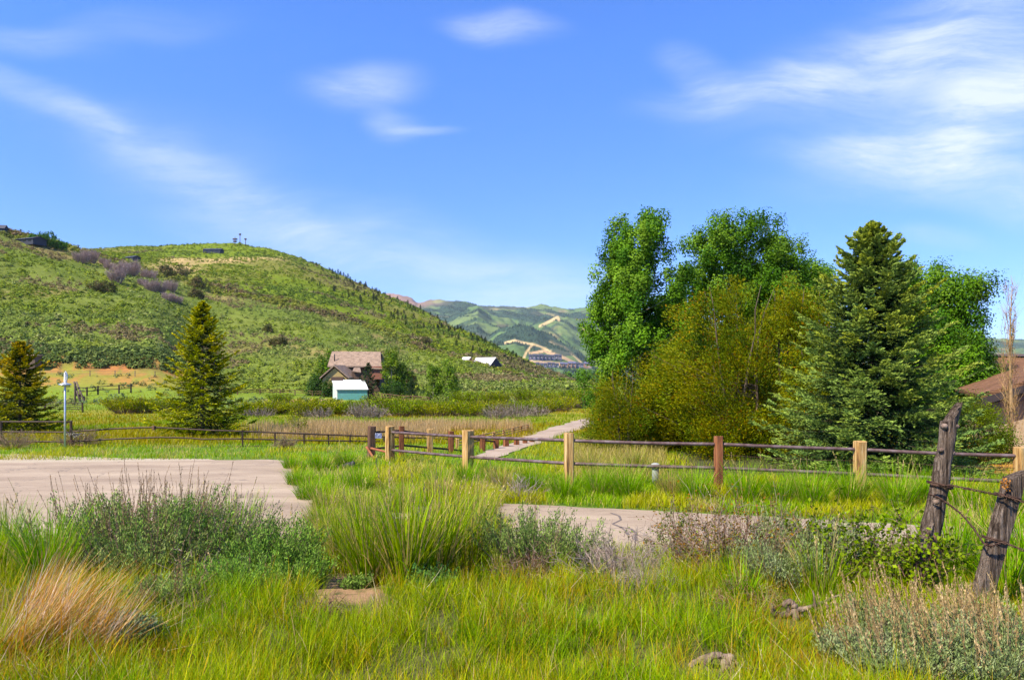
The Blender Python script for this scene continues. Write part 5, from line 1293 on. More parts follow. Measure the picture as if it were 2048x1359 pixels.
crown_tree(T, 1.75, .85, lambda t: float(np.interp(t, [0, .2, .5, .8, 1], [.3, .7, 1, .8, .2])), 40, 26, .07, [(.22, .24, .03), (.16, .2, .03)], None, .5, .02, M_bark, (.07, .07, .09), .15, seed=55)

# trees round the distant house
def small_tree(name, label, px, y, H, W, cols, prof=p_d, ncl=60, lpc=45, ls=.32, bark=M_bark, seed=1, cat="tree", asp=.7):
    T = thing(name, label, cat, at(px, y))
    s_ = max(W, 1) * .09
    crown_tree(T, H, W, prof, ncl, lpc, ls, cols, None, asp, H * .014, bark, (s_, s_, s_ * 1.2), .08, None, 1.0, None, 1, seed)
GY = [(.115, .18, .02), (.15, .21, .025), (.085, .15, .02)]
GD = [(.03, .075, .015), (.05, .10, .02), (.04, .085, .018)]
small_tree("aspen_tree", "bright green aspen with pale trunk at the right end of the distant house", 784, 139, 9.0, 4.0, GY, p_b, 70, 45, .36, M_palebark, 61)
small_tree("cottonwood_tree", "round green tree right of the pale trunked aspen by the distant house", 806, 140, 6.0, 4.6, [(.07, .13, .02), (.10, .16, .02)], p_d, 70, 45, .36, M_bark, 63)
small_tree("cottonwood_tree", "slim light green tree behind the left end of the distant roof", 660, 158, 8.6, 4.4, [(.10, .19, .02), (.08, .16, .02)], p_as, 60, 40, .4, M_bark, 65)
small_tree("cottonwood_tree", "leafy tree left of the distant house gable", 640, 148, 5.0, 3.6, [(.10, .17, .02), (.12, .17, .025)], p_d, 50, 40, .34, M_bark, 66)
small_tree("bush", "dark green bush in front of the left side of the distant house", 636, 136, 3.6, 4.2, GD, p_d, 50, 45, .3, M_bark, 67, "bush")
small_tree("bush", "dark green bush between the distant gable and the teal shed", 657, 133, 3.2, 2.6, GD, p_d, 40, 40, .28, M_bark, 68, "bush")
small_tree("bush", "low dark bush at the foot of the aspen beside the distant spruce", 783, 128, 3.0, 4.6, GD, p_d, 50, 40, .28, M_bark, 69, "bush")
small_tree("bush", "rusty red leaved bush right of the distant house trees", 822, 146, 3.6, 2.6, [(.16, .06, .03), (.10, .08, .03)], p_d, 36, 36, .3, M_bark, 70, "bush")
small_tree("poplar_tree", "left one of two pale green poplars right of the distant house", 867, 106, 6.2, 2.4, [(.13, .21, .03), (.10, .18, .025), (.16, .23, .04)], p_as, 70, 50, .24, M_palebark, 71)
small_tree("poplar_tree", "right and wider one of two pale green poplars right of the distant house", 897, 105, 6.5, 3.0, [(.13, .21, .03), (.10, .18, .025), (.16, .23, .04)], p_as, 80, 50, .24, M_palebark, 72)
T = thing("spruce_tree", "dark spruce standing before the distant house right of the white shed roof", "tree", at(737, 128))
spruce_tree(T, 6.6, 2.3, 90, 0, (.016, .035, .018), (.05, .085, .035), (.12, .12, .03), .2, .34, 5, 81, .03, 14, .75)
T = thing("spruce_tree", "small light green spruce right of the bushes by the distant house", "tree", at(823, 126))
spruce_tree(T, 3.5, 1.7, 60, 0, (.02, .045, .018), (.07, .12, .04), (.12, .14, .03), .2, .28, 5, 83, .03, 12, .75)

# ------------------------------------------------------------------ meadow willow shrubs: four kinds, copied
def willow_proto(W, h, seed, cols, brown=.5):
    T = thing("willow_shrub", "x", "shrub", (0, 0, 0), 0, "willow shrubs across the meadow")
    B = Acc(); n = 110; a = rng.uniform(0, 6.283, n); r_ = np.sqrt(rng.random(n)); base = np.stack([np.cos(a), np.sin(a), 0 * a], 1) * (r_ * W * .22)[:, None]
    pts, dr_ = stems(n, h * rng.uniform(.75, 1.1, n) * (1 + .15 * r_), a, r_ * .85, -.35 * r_, 6, base)
    strips(B, pts, .06, .02, pick(((.17, .10, .06), (.24, .16, .10), (.30, .22, .16)), n)); B.obj("stems", M_dry, T)
    A = Acc(); m = 3600; c, d_, t_, i_ = along(pts, dr_, m, .35, 1.0, .75)
    cc = pick(cols, n)[i_] * rng.uniform(.8, 1.2, (m, 1))
    leaves(A, c + rng.normal(size=c.shape) * .12, rng.uniform(.14, .28, m), .42, cc, unit(d_ + np.array([0, 0, .4])), .6); A.obj("foliage", M_leaf, T)
    return T
WY = [(.24, .27, .02), (.30, .30, .025), (.18, .23, .02)]; WG = [(.17, .25, .02), (.22, .28, .025), (.13, .20, .018)]
protos = [willow_proto(4.2, 2.5, 1, WY), willow_proto(3.6, 2.6, 2, WG), willow_proto(4.4, 2.2, 3, WY + WG), willow_proto(3.4, 2.8, 4, WG + [(.12, .14, .03)])]
wil = [  # px, distance, kind, scale, label
    (255, 68, 0, .95, "yellow green willow shrub with brown stems, leftmost, between lamp and lone spruce"),
    (292, 69, 2, .95, "low yellow willow shrub just left of the lone spruce"),
    (345, 72, 1, .8, "small green willow shrub half behind the lone spruce"),
    (505, 62, 2, .75, "brownish willow shrub just right of the lone spruce"),
    (532, 63, 0, .85, "yellow green willow shrub second right of the lone spruce"),
    (570, 64, 3, .6, "small twiggy willow shrub left of the sapling"),
    (622, 60, 0, 1.0, "wide yellow green willow shrub with dark stems just right of the sapling"),
    (655, 66, 1, .85, "green willow shrub below the left wall of the teal shed"),
    (690, 64, 1, .95, "bright green willow shrub in front of the teal shed"),
    (722, 66, 2, .9, "pale green willow shrub below the right end of the teal shed"),
    (765, 62, 3, .95, "tall green willow shrub behind the dark gate post"),
    (800, 60, 1, .95, "green willow shrub behind the tan corner post"),
    (835, 64, 3, .9, "dense green willow shrub left of the two pale poplars"),
    (868, 60, 0, .8, "yellow willow shrub under the left pale poplar"),
    (905, 62, 1, .85, "green willow shrub under the right pale poplar"),
    (940, 60, 2, .8, "light willow shrub behind the second timber post"),
    (975, 62, 0, .8, "yellow green willow shrub behind the reeds right of the second timber post"),
    (1010, 64, 3, .75, "grey stemmed willow shrub above the far drive fence"),
    (1048, 66, 1, .8, "green willow shrub above the end of the far drive fence"),
    (1085, 70, 2, .9, "light green willow shrub above the bend of the gravel drive"),
    (1118, 74, 0, .95, "yellow green willow shrub left of the last visible bend of the drive"),
    (1150, 84, 1, 1.0, "green willow shrub where the drive disappears behind the olive bush"),
    (1178, 92, 3, 1.0, "farthest right green willow shrub beside the olive bush"),
    (560, 96, 1, .8, "small green willow shrub behind the row on bare earth left of the shed"),
    (930, 92, 1, .9, "green willow shrub in the second row right of the pale poplars"),
    (990, 90, 2, .95, "pale willow shrub in the second row below the hillside barn"),
    (1050, 96, 3, 1.0, "green willow shrub in the second row right of the barn"),
    (1110, 104, 2, 1.0, "pale willow shrub in the farthest row near the valley trees"),
]
used = set()
for (px, y, kd, sc_, lab) in wil:
    loc = at(px, y, -.05); o = protos[kd]; zs = (.56 if 630 < px < 735 else .64) if y < 80 else .85
    if kd not in used:
        used.add(kd); o.location = loc; o.scale = (sc_, sc_, sc_ * zs); o["label"] = lab
    else:
        copy_thing(o, loc, random.uniform(0, 6.28), (sc_, sc_, sc_ * zs * random.uniform(.88, 1.05)), lab)
# bare grey brush at the feet of the willows
for (px, y, w_, h_, lab) in ((640, 57, 3.4, 1.0, "pale grey tangle of bare twigs under the willow right of the sapling"), (520, 59, 3.6, .9, "brown grey tangle of bare twigs under the willows right of the lone spruce"), (718, 56, 1.6, 1.5, "tan clump of bare stems between two willows left of the gate post"), (750, 55, 1.4, 1.3, "smaller tan clump of bare stems just left of the gate post"), (990, 55, 2.6, 1.3, "grey bare bush above the far drive fence"), (1035, 57, 2.6, 1.4, "grey purple bare bush at the end of the far drive fence"), (1075, 60, 2.6, 1.0, "dark bare bush beside the drive bend")):
    T = thing("bare_bush", lab, "bush", at(px, y)); twig_bush(T, w_, h_ * .75, 60, ((.30, .24, .20), (.22, .16, .13), (.38, .32, .27)), 6, .035)

# ------------------------------------------------------------------ hillside bushes one can tell apart: grey purple leafless thicket, brown scrub, ridge trees
PU = thing("thicket_bush", "x", "bush", (0, 0, 0), 0, "grey purple leafless bushes on the hill")
A = Acc(); n = 130; a = rng.uniform(0, 6.283, n); r_ = np.sqrt(rng.random(n))
pts, dr_ = stems(n, rng.uniform(.6, 1.05, n) * 5.0, a, r_ * .6, -.3 * r_, 5, np.stack([np.cos(a), np.sin(a), 0 * a], 1) * (r_ * 1.6)[:, None])
strips(A, pts, .10, .03, pick(((.40, .29, .25), (.48, .38, .33), (.27, .20, .17)), n)); c, d_, _, _ = along(pts, dr_, 1500, .35, 1)
d2 = unit(d_ + rng.normal(size=(1500, 3)) * .5); l2 = rng.uniform(.4, 1.3, 1500)[:, None]
strips(A, np.stack([c, c + d2 * l2 * .5, c + d2 * l2], 1), .07, .03, pick(((.46, .34, .31), (.56, .43, .40), (.28, .20, .17)), 1500)); A.obj("twigs", M_dry, PU)
th_ = [(168, 524, 1.0), (186, 530, 1.15), (204, 536, 1.0), (222, 541, .9), (238, 546, 1.1), (258, 552, 1.25), (276, 556, 1.2), (296, 558, 1.1), (284, 574, .95), (305, 578, 1.0), (322, 592, .85), (338, 600, .8), (356, 606, .85), (340, 585, .8), (232, 560, .9)]
nm = ["at the upper left end of the band", "second from the upper left end", "third from the upper left end", "above the yellow green patch", "right above the yellow green patch", "left of the band's middle", "in the middle of the band", "right of the band's middle", "below the band's middle", "below and right of the middle", "fourth from the lower right end", "third from the lower right end", "at the lower right end of the band", "just above the lower right end", "under the yellow green patch"]
for k_, (px, py, sc_) in enumerate(th_):
    q = place_far(px + random.uniform(-9, 9), py + random.uniform(-8, 8), 140) - Vector((0, 0, .4)); sc_ *= q.y / 300 * random.uniform(.7, 1.35); lab = "grey purple leafless bush on the hill, " + nm[k_]
    if k_ == 0: PU.location = q; PU.scale = (sc_,) * 3; PU["label"] = lab
    else: copy_thing(PU, q, k_ * 1.3, (sc_, sc_, sc_ * random.uniform(.85, 1.1)), lab)
for (px, py, H_, W_, lab) in ((193, 582, 4.0, 6, "brown olive scrub bush below the purple thicket, left one"), (215, 584, 4.2, 6, "brown olive scrub bush below the purple thicket, right one"), (395, 576, 4.5, 5.5, "dark olive scrub bush right of the purple thicket, upper one"), (392, 596, 3.6, 5, "brown scrub bush right of the purple thicket, lower one"), (360, 556, 5, 9, "wide olive oak clump just right of the purple thicket"), (330, 552, 4, 7, "olive oak clump above the purple thicket's middle"), (560, 692, 3.6, 5.4, "wide brown scrub bush on the slope left of the distant house"), (535, 664, 3, 3.4, "dark scrub bush on the slope above the wide brown one"), (548, 690, 3, 3.6, "small dark scrub bush touching the wide brown one"), (850, 690, 3.2, 4.5, "olive oak bush on the slope above the pale poplars")):
    q = place_far(px, py, 134); s_ = q.y / 260
    T = thing("scrub_bush", lab, "bush", q - Vector((0, 0, .3)))
    crown_tree(T, H_ * s_, W_ * s_, p_d, 46, 26, .55 * s_, [(.10, .10, .03), (.13, .105, .045), (.075, .085, .025)], None, .6, .06, M_bark, (.5 * s_, .5 * s_, .45 * s_), .05, seed=int(px))
# conifers along the right shoulder of the hill
RC = thing("ridge_conifer", "dark conifer on the skyline shoulder of the hill", "tree", (0, 0, 0), 0, "dark conifers along the hill skyline")
spruce_tree(RC, 9.0, 2.4, 34, 0, (.014, .032, .014), (.03, .06, .018), (.05, .07, .02), .3, .9, 3, 91, .02, 9, .8)
used_rc = False
cols_ = np.sort(rng.uniform(600, 1085, 230))
for k_, px in enumerate(cols_):
    yc_ = float(np.interp(px, pxs, y2)); y = yc_ * (1 - .30 * random.random() ** 1.6); sc_ = random.uniform(.26, .55) * (1.0 if 660 < px < 1060 else .7) * yc_ / 600
    loc = at(px, y, -.6)
    if not used_rc: RC.location = loc; RC.scale = (sc_,) * 3; used_rc = True
    else: copy_thing(RC, loc, random.uniform(0, 6), (sc_ * 1.6, sc_ * 1.6, sc_))
# green trees at the left ridge and valley trees before the mountains
for (px, py, H_, lab) in ((86, 492, 6.5, "fresh green tree on the left ridge right of the long roof"), (98, 494, 7.5, "tallest fresh green tree on the left ridge"), (112, 498, 6, "fresh green tree on the left ridge sloping down to the saddle"), (126, 501, 4.5, "low green tree at the right end of the left ridge trees"), (66, 484, 4, "small tree behind the long roof on the left ridge")):
    q = place_far(px, py, 250); s_ = q.y / 300
    T = thing("ridge_tree", lab, "tree", q - Vector((0, 0, .3)))
    crown_tree(T, H_ * s_, H_ * .75 * s_, p_d, 36, 26, .6 * s_, [(.06, .15, .02), (.08, .18, .03)], None, .6, .08, M_bark, (.4 * s_, .4 * s_, .5 * s_), .1, seed=int(px))
VT = thing("valley_tree", "green leafy tree on the valley floor beyond the end of the hill", "tree", (0, 0, 0), 0, "leafy trees on the valley floor")
crown_tree(VT, 15, 12, p_d, 60, 30, 1.6, [(.07, .16, .02), (.10, .2, .03), (.05, .12, .02)], None, .6, .3, M_bark, (1.2, 1.2, 1.2), .05, seed=77)
vt = [(1068 + k_ * 8.5 + random.uniform(-3, 3), random.uniform(700, 1000)) for k_ in range(22)] + [(1500 + k_ * 40, 600) for k_ in range(18)]
for k_, (px, y) in enumerate(vt):
    loc = at(px, y, 0); sc_ = random.uniform(.8, 1.5)
    if k_ == 0: VT.location = loc; VT.scale = (sc_,) * 3
    else: copy_thing(VT, loc, random.uniform(0, 6), sc_)

# ------------------------------------------------------------------ brush covering the hillsides (nobody could count it)
def brush(name, label, n, rng_px, yfun, size, cols_fn, nq=24, flat_=.62, cs=.36, clus=None):
    px = rng.uniform(*rng_px, n); y = yfun(px, n); x = (px - CX) / F * y
    if clus:
        k = (fbm(x / clus[0], y / (clus[0] * 1.6), 111) > clus[1]) | (rng.random(n) < clus[2]); px, y, x = px[k], y[k], x[k]; n = len(x)
    z = G(x, y)
    c = np.stack([x, y, z], 1); s_ = size(px, y, n); col = cols_fn(px, y, x, n)
    m = n * nq; a = unit(rng.normal(size=(m, 3))); a[:, 2] = np.abs(a[:, 2]); rr = rng.uniform(.55, 1.0, (m, 1))
    ss = np.repeat(s_, nq)[:, None]
    p = np.repeat(c, nq, 0) + a * rr * ss * np.array([.62, .62, flat_ * 1.25]); cc = np.repeat(col, nq, 0) * rng.uniform(.75, 1.25, (m, 1))
    A = Acc(); leaves(A, p, ss[:, 0] * cs * rng.uniform(.7, 1.3, m), .75, cc, None, .55, a + np.array([0, 0, .5]))
    tag(A.obj(name, M_brush), label, "brush", kind='stuff')
def y_front(px, n):
    lo = np.interp(px, [-400, 300, 470, 1300], [133, 133, 140, 150]); hi = np.interp(px, pxs, y1) * 1.08
    return lo + (hi - lo) * rng.random(n) ** 1.0
SG = np.array([(.165, .22, .040), (.20, .25, .048), (.135, .195, .032), (.25, .275, .085), (.085, .125, .032)])
def c_front(px, y, x, n):
    c = pick(SG, n, [4, 3, 3, 2, 1.2])
    k = fbm(x / 24, y / 30, 71); g_ = k > .55; c[g_] = pick([(.18, .245, .02), (.22, .27, .025), (.14, .20, .02)], g_.sum())
    b_ = fbm(x / 20, y / 26, 72) > .64; c[b_] = pick([(.19, .15, .07), (.22, .18, .08)], b_.sum())
    yl = np.exp(-((px - 190) / 30) ** 2 - ((HZ - (G(x, y) - H0) * F / y - 560) / 16) ** 2) > .4; c[yl] = pick([(.24, .27, .02), (.20, .25, .02)], yl.sum())
    return c
brush("sagebrush", "grey green sagebrush covering the near hill slope", 30000, (-420, 1230), y_front, lambda px, y, n: rng.uniform(.5, 1.4, n) ** 1.3 * np.where(rng.random(n) < .12, 1.5, 1.0), c_front, 18, clus=(9, .46, .40))
def y_back(px, n):
    lo = np.interp(px, pxs, y1) * 1.08; hi = np.interp(px, pxs, y2) * 1.005
    return lo + (hi - lo) * rng.random(n)
def c_back(px, y, x, n):
    c = pick([(.135, .195, .008), (.165, .22, .01), (.105, .165, .008), (.20, .23, .014)], n)
    k = fbm(x / 50, y / 70, 73) > .56; c[k] = pick([(.15, .13, .05), (.12, .13, .035), (.19, .15, .08)], k.sum())
    d_ = fbm(x / 40, y / 40, 74) > .62; c[d_] = pick([(.09, .15, .015), (.11, .17, .015)], d_.sum())
    return c
def s_back(px, y, n): return rng.uniform(.7, 1.0, n) * np.where(rng.random(n) < .2, 3.0, 1.7)
brush("oak_brush", "bright green oak brush covering the upper hill", 25000, (-420, 1230), y_back, s_back, c_back, 18, .55, .40, (28, .47, .35))
# brush band along the break of slope, and along the upper edge of the cut bank
brush("oak_brush", "olive and yellow brush band along the break of the hill slope", 1500, (-100, 1180), lambda px, n: np.interp(px, pxs, y1) * rng.uniform(.93, 1.05, n), lambda px, y, n: rng.uniform(1.6, 3.4, n) * y / 330, lambda px, y, x, n: np.where((fbm(x / 18, y / 18, 75) > .5)[:, None], pick([(.16, .19, .02), (.20, .21, .03)], n), pick([(.17, .12, .06), (.13, .12, .04)], n)), 30, .6, .34)
brush("bank_brush", "dense green brush along the lip of the orange cut bank", 760, (-200, 350), lambda px, n: np.where(rng.random(n) < .2, rng.uniform(129.5, 131.5, n), rng.uniform(131.2, 140, n)), lambda px, y, n: rng.uniform(.9, 1.7, n), lambda px, y, x, n: pick([(.10, .15, .03), (.13, .17, .04), (.07, .11, .03)], n), 40, .6, .3)
brush("pasture_brush", "scattered grey green sagebrush on the pasture below the hill", 420, (-200, 680), lambda px, n: rng.uniform(84, 124, n), lambda px, y, n: rng.uniform(.4, 1.2, n), lambda px, y, x, n: pick([(.11, .17, .06), (.14, .20, .08), (.09, .13, .05), (.2, .2, .05)], n), 30, .6, .3)
brush("pasture_brush", "low green brush on the flat right of the distant house", 700, (830, 1230), lambda px, n: rng.uniform(88, 160, n), lambda px, y, n: rng.uniform(.5, 1.4, n), lambda px, y, x, n: pick([(.16, .20, .03), (.12, .17, .03), (.2, .2, .05)], n), 30, .6, .3)

# ------------------------------------------------------------------ grass
YG = [(.31, .37, .02), (.25, .35, .018), (.38, .39, .026), (.18, .30, .016), (.36, .30, .035)]
def grass(name, label, x, y, h, w_, c0, c1, lean=(.0, .45), bend=(.1, .8), segs=3, dz=-.03):
    n = len(x); A = Acc()
    blades(A, np.stack([x, y, G(x, y) + dz], 1), h, w_, rng.uniform(0, 6.283, n), rng.uniform(*lean, n), rng.uniform(*bend, n), segs, c0, c1)
    return tag(A.obj(name, M_grass), label, "grass", kind='stuff')
def dirt_at(x, y):
    px = x / y * F + CX; py = HZ - (G(x, y) - H0) * F / y
    return np.exp(-((px - 700) / 72) ** 4 - ((py - 1192) / 42) ** 4)
# foreground fine grass
n = 230000; y = 1 / rng.uniform(1 / 8.6, 1 / 3.0, n); x = rng.uniform(-1, 1, n) * (.78 * y + 1.75)
k = rng.random(n) > dirt_at(x, y) * 1.3
for (ex_, ey_, er_) in ((1430, 4.42, .26), (1585, 5.35, .22), (1446, 5.9, .12), (1640, 4.7, .12)): k &= np.hypot(x - (ex_ - CX) / F * ey_, y - ey_) > er_ * rng.uniform(.6, 1.1, n)
x, y = x[k], y[k]; n = len(x)
f1 = fbm(x / .8, y / .8, 81)[:, None]; f2 = fbm(x / .35, y / .35, 82)
ga = pick([(.30, .40, .020), (.23, .36, .018), (.38, .44, .026), (.15, .26, .014)], n); gb_ = pick([(.22, .39, .018), (.27, .43, .024), (.14, .28, .014)], n); gc = pick([(.50, .38, .025), (.46, .42, .025), (.58, .47, .08)], n)
c = ga * (1 - sst(f1, .5, .62)) + gb_ * sst(f1, .5, .62); k = (rng.random(n) < .08 + .32 * (f2 > .60)); c[k] = gc[k]
c = c * rng.uniform(.6, 1.25, (n, 1))
k = rng.random(n) < .04; c[k] = pick([(.50, .42, .24), (.42, .31, .17)], k.sum())
tall = rng.random(n) < .10
hgt_ = (.08 + .30 * fbm(x / .5, y / .5, 83)) * rng.uniform(.5, 1.2, n) * np.where(tall, 1.45, 1)
tip = c * np.array([1.15, 1.08, .9])
k = ((fbm(x / .16, y / .2, 88) > .40) | (rng.random(n) < .35)) & ((fbm(x / .55, y / .6, 101) > .37) | (rng.random(n) < .3)); rs = (fbm(x / .7, y / .5, 102) > .56) & (rng.random(n) < .5); tip[rs] = pick([(.46, .25, .04), (.40, .20, .04), (.50, .36, .08)], rs.sum()); x, y, c, tip, hgt_ = x[k], y[k], c[k], tip[k], hgt_[k]; n = len(x)
m = 1850; ty = 1 / rng.uniform(1 / 8.6, 1 / 3.0, m); tx = rng.uniform(-1, 1, m) * (.78 * ty + 1.75); keep = (dirt_at(tx, ty) < .3) & ((fbm(tx / .55, ty / .6, 101) > .40) | (rng.random(m) < .25))
for (ex_, ey_, er_) in ((1430, 4.42, .3), (1585, 5.35, .26), (1446, 5.9, .15), (1640, 4.7, .15)): keep &= np.hypot(tx - (ex_ - CX) / F * ey_, ty - ey_) > er_
tx, ty = tx[keep], ty[keep]; m = len(tx); per = 46; ti = np.repeat(np.arange(m), per); a_ = rng.uniform(0, 6.283, m * per); r_ = rng.random(m * per) ** .6 * .05
th_h = rng.uniform(.12, .32, m) * np.where(ty > 6.2, 1.3, np.clip(ty / 6.2, .6, 1)); tcol = pick([(.28, .41, .02), (.20, .37, .018), (.36, .42, .026), (.17, .30, .014), (.46, .36, .035), (.30, .42, .022)], m)
A = Acc(); bx_, by_ = tx[ti] + np.cos(a_) * r_, ty[ti] + np.sin(a_) * r_
cc_ = tcol[ti] * rng.uniform(.65, 1.25, (m * per, 1)); k = rng.random(m * per) < .10; cc_[k] = pick([(.52, .42, .2), (.44, .32, .14)], k.sum())
blades(A, np.stack([bx_, by_, G(bx_, by_) - .03], 1), th_h[ti] * rng.uniform(.5, 1.2, m * per), rng.uniform(.0032, .0062, m * per) * np.clip(ty[ti] / 6, .75, 1.4), a_ + rng.normal(0, .4, m * per), rng.uniform(.02, .5, m * per) * r_ / .05, rng.uniform(.1, 1.3, m * per), 4, cc_ * .65, cc_ * 1.15)
tag(A.obj("grass_tufts", M_grass), "small tufts within the near grass", "grass", kind='stuff')
m = 3000; my_ = 1 / rng.uniform(1 / 8.6, 1 / 3.4, m); mx_ = rng.uniform(-.95, .95, m) * my_; k = fbm(mx_ / .9, my_ / .9, 90) > .47; mx_, my_ = mx_[k], my_[k]; m = len(mx_)
cc_ = pick([(.48, .38, .22), (.36, .24, .13), (.30, .17, .08), (.56, .47, .32)], m)
A = Acc(); blades(A, np.stack([mx_, my_, G(mx_, my_) + rng.uniform(0, .12, m)], 1), rng.uniform(.10, .36, m), rng.uniform(.002, .0042, m), rng.uniform(0, 6.283, m), rng.uniform(.7, 1.5, m), rng.uniform(-.3, .5, m), 4, cc_, cc_)
tag(A.obj("dead_stems", M_dry), "dead straw stems matted through the near grass", "straw", kind='stuff')
grass("meadow_grass", "fine yellow green grass covering the near bank", x, y, hgt_, rng.uniform(.003, .0062, n), c * .8, tip, (.0, .65), (.0, .9))
# bank slope down to the road
n = 46000; y = rng.uniform(7.6, 11.05, n); x = rng.uniform(-1.05, 1.05, n) * y; k = (rng.random(n) > dirt_at(x, y) * 1.3); x, y = x[k], y[k]; n = len(x)
c = pick(YG, n, [3, 3, 2, 3, 1]); k = rng.random(n) < .16; c[k] = pick([(.44, .36, .17), (.36, .28, .14)], k.sum())
grass("bank_grass", "rough grass on the slope down to the road", x, y, rng.uniform(.12, .34, n), rng.uniform(.005, .009, n), c * .8, c * 1.15)
# island between the turning area and the road, verge beyond the road up to the fences
def verge_ok(x, y):
    px = x / y * F + CX; fe = np.interp(px, far_edge_px, far_edge_y)
    isl = (px > 618 + 14 * fbm(y * 2, y * 0, 5)) & (px < 1000 + 30 * fbm(y * 2, y * 0 + 3, 6)) & (y > 11)
    thin = (fbm(x / .7, y / 1.1, 97) > .54) & (px > 672) & (y > 12.4) & (y < 14.6)
    return ((y > fe + .05) | (isl & ~thin)) & ~on_drive(x, y)
n = 230000; y = 1 / rng.uniform(1 / 31.0, 1 / 11.2, n); x = rng.uniform(-.95, .95, n) * y
k = verge_ok(x, y) & (rng.random(n) > sst(x / y * F + CX, 1330, 1400) * sst(y, 18.2, 19) * .9); x, y = x[k], y[k]; n = len(x); px = x / y * F + CX
f1 = fbm(x / 1.6, y / 1.6, 84); f2 = fbm(x / .8, y / 1.2, 85)
c = pick([(.20, .36, .018), (.16, .31, .016), (.28, .39, .022)], n); k = f1 > .52; c[k] = pick([(.33, .38, .024), (.38, .37, .04)], k.sum())
k = (rng.random(n) < .08 + .42 * (f2 > .62)); c[k] = pick([(.56, .47, .19), (.48, .40, .15), (.42, .39, .09)], k.sum())
isl = (px > 610) & (px < 1010) & (y < 18)
hh = (.13 + .30 * f1) * rng.uniform(.6, 1.2, n) * np.where(isl, 1.25, 1.0) * np.where(y > 22, .75, 1)
grass("verge_grass", "green and straw coloured verge grass between road and fences", x, y, hh, rng.uniform(.008, .014, n) * (.6 + y / 25), c * .8, c * 1.15, (0, .5), (.2, 1.0))
# meadow beyond the fences
n = 150000; y = 1 / rng.uniform(1 / 108.0, 1 / 28.0, n); x = rng.uniform(-.95, .95, n) * y
k = ~on_drive(x, y); x, y = x[k], y[k]; n = len(x); px = x / y * F + CX
c = pick([(.20, .29, .014), (.24, .31, .016), (.17, .26, .014)], n); f1 = fbm(x / 7, y / 10, 86); k = f1 > .52; c[k] = pick([(.31, .29, .02), (.32, .25, .025)], k.sum())
k = (rng.random(n) < .08); c[k] = pick([(.42, .34, .12)], k.sum())
grass("meadow_grass", "green meadow grass beyond the pipe fence", x, y, rng.uniform(.12, .34, n), rng.uniform(.02, .04, n) * (.4 + y / 50), c * .85, c * 1.12, (0, .5), (0, .6), 2)
# tan reed bed
n = 46000; y = rng.uniform(30.5, 46, n); px = rng.uniform(470, 1075, n); x = (px - CX) / F * y
k = ~on_drive(x, y) & (rng.random(n) < sst(px, 470, 640) * (1 - sst(px, 1035, 1075)) * (1 - sst(y, 38, 46) * .8)) & (fbm(x / 2.5, y / 3.5, 87) > .40) & ((px < 900) | (y > 37)); x, y = x[k], y[k]; n = len(x)
c = pick([(.52, .38, .19), (.44, .32, .16), (.58, .45, .26), (.36, .30, .08)], n, [3, 3, 2, 1])
grass("reeds", "pale tan reed bed in the swale between drive and meadow", x, y, rng.uniform(.3, .72, n), rng.uniform(.014, .03, n), c * .9, c * 1.1, (0, .2), (0, .35), 3)
# dry grass in the yard before the spruce
n = 9000; y = rng.uniform(18, 30, n); px = rng.uniform(1140, 1330, n); x = (px - CX) / F * y
c = pick([(.46, .38, .12), (.5, .42, .18), (.28, .27, .05)], n)
grass("dry_grass", "golden dry grass under the olive bushes behind the fence", x, y, rng.uniform(.2, .5, n), rng.uniform(.01, .02, n), c * .9, c * 1.1)
n = 5000; y = rng.uniform(19, 31, n); px = rng.uniform(1840, 2200, n); x = (px - CX) / F * y
c = pick([(.45, .22, .05), (.5, .3, .08), (.36, .17, .04), (.2, .2, .03)], n)
grass("straw", "orange straw mulch lying in the house yard", x, y, rng.uniform(.05, .2, n), rng.uniform(.012, .03, n), c, c, (.6, 1.5), (0, .4), 2)

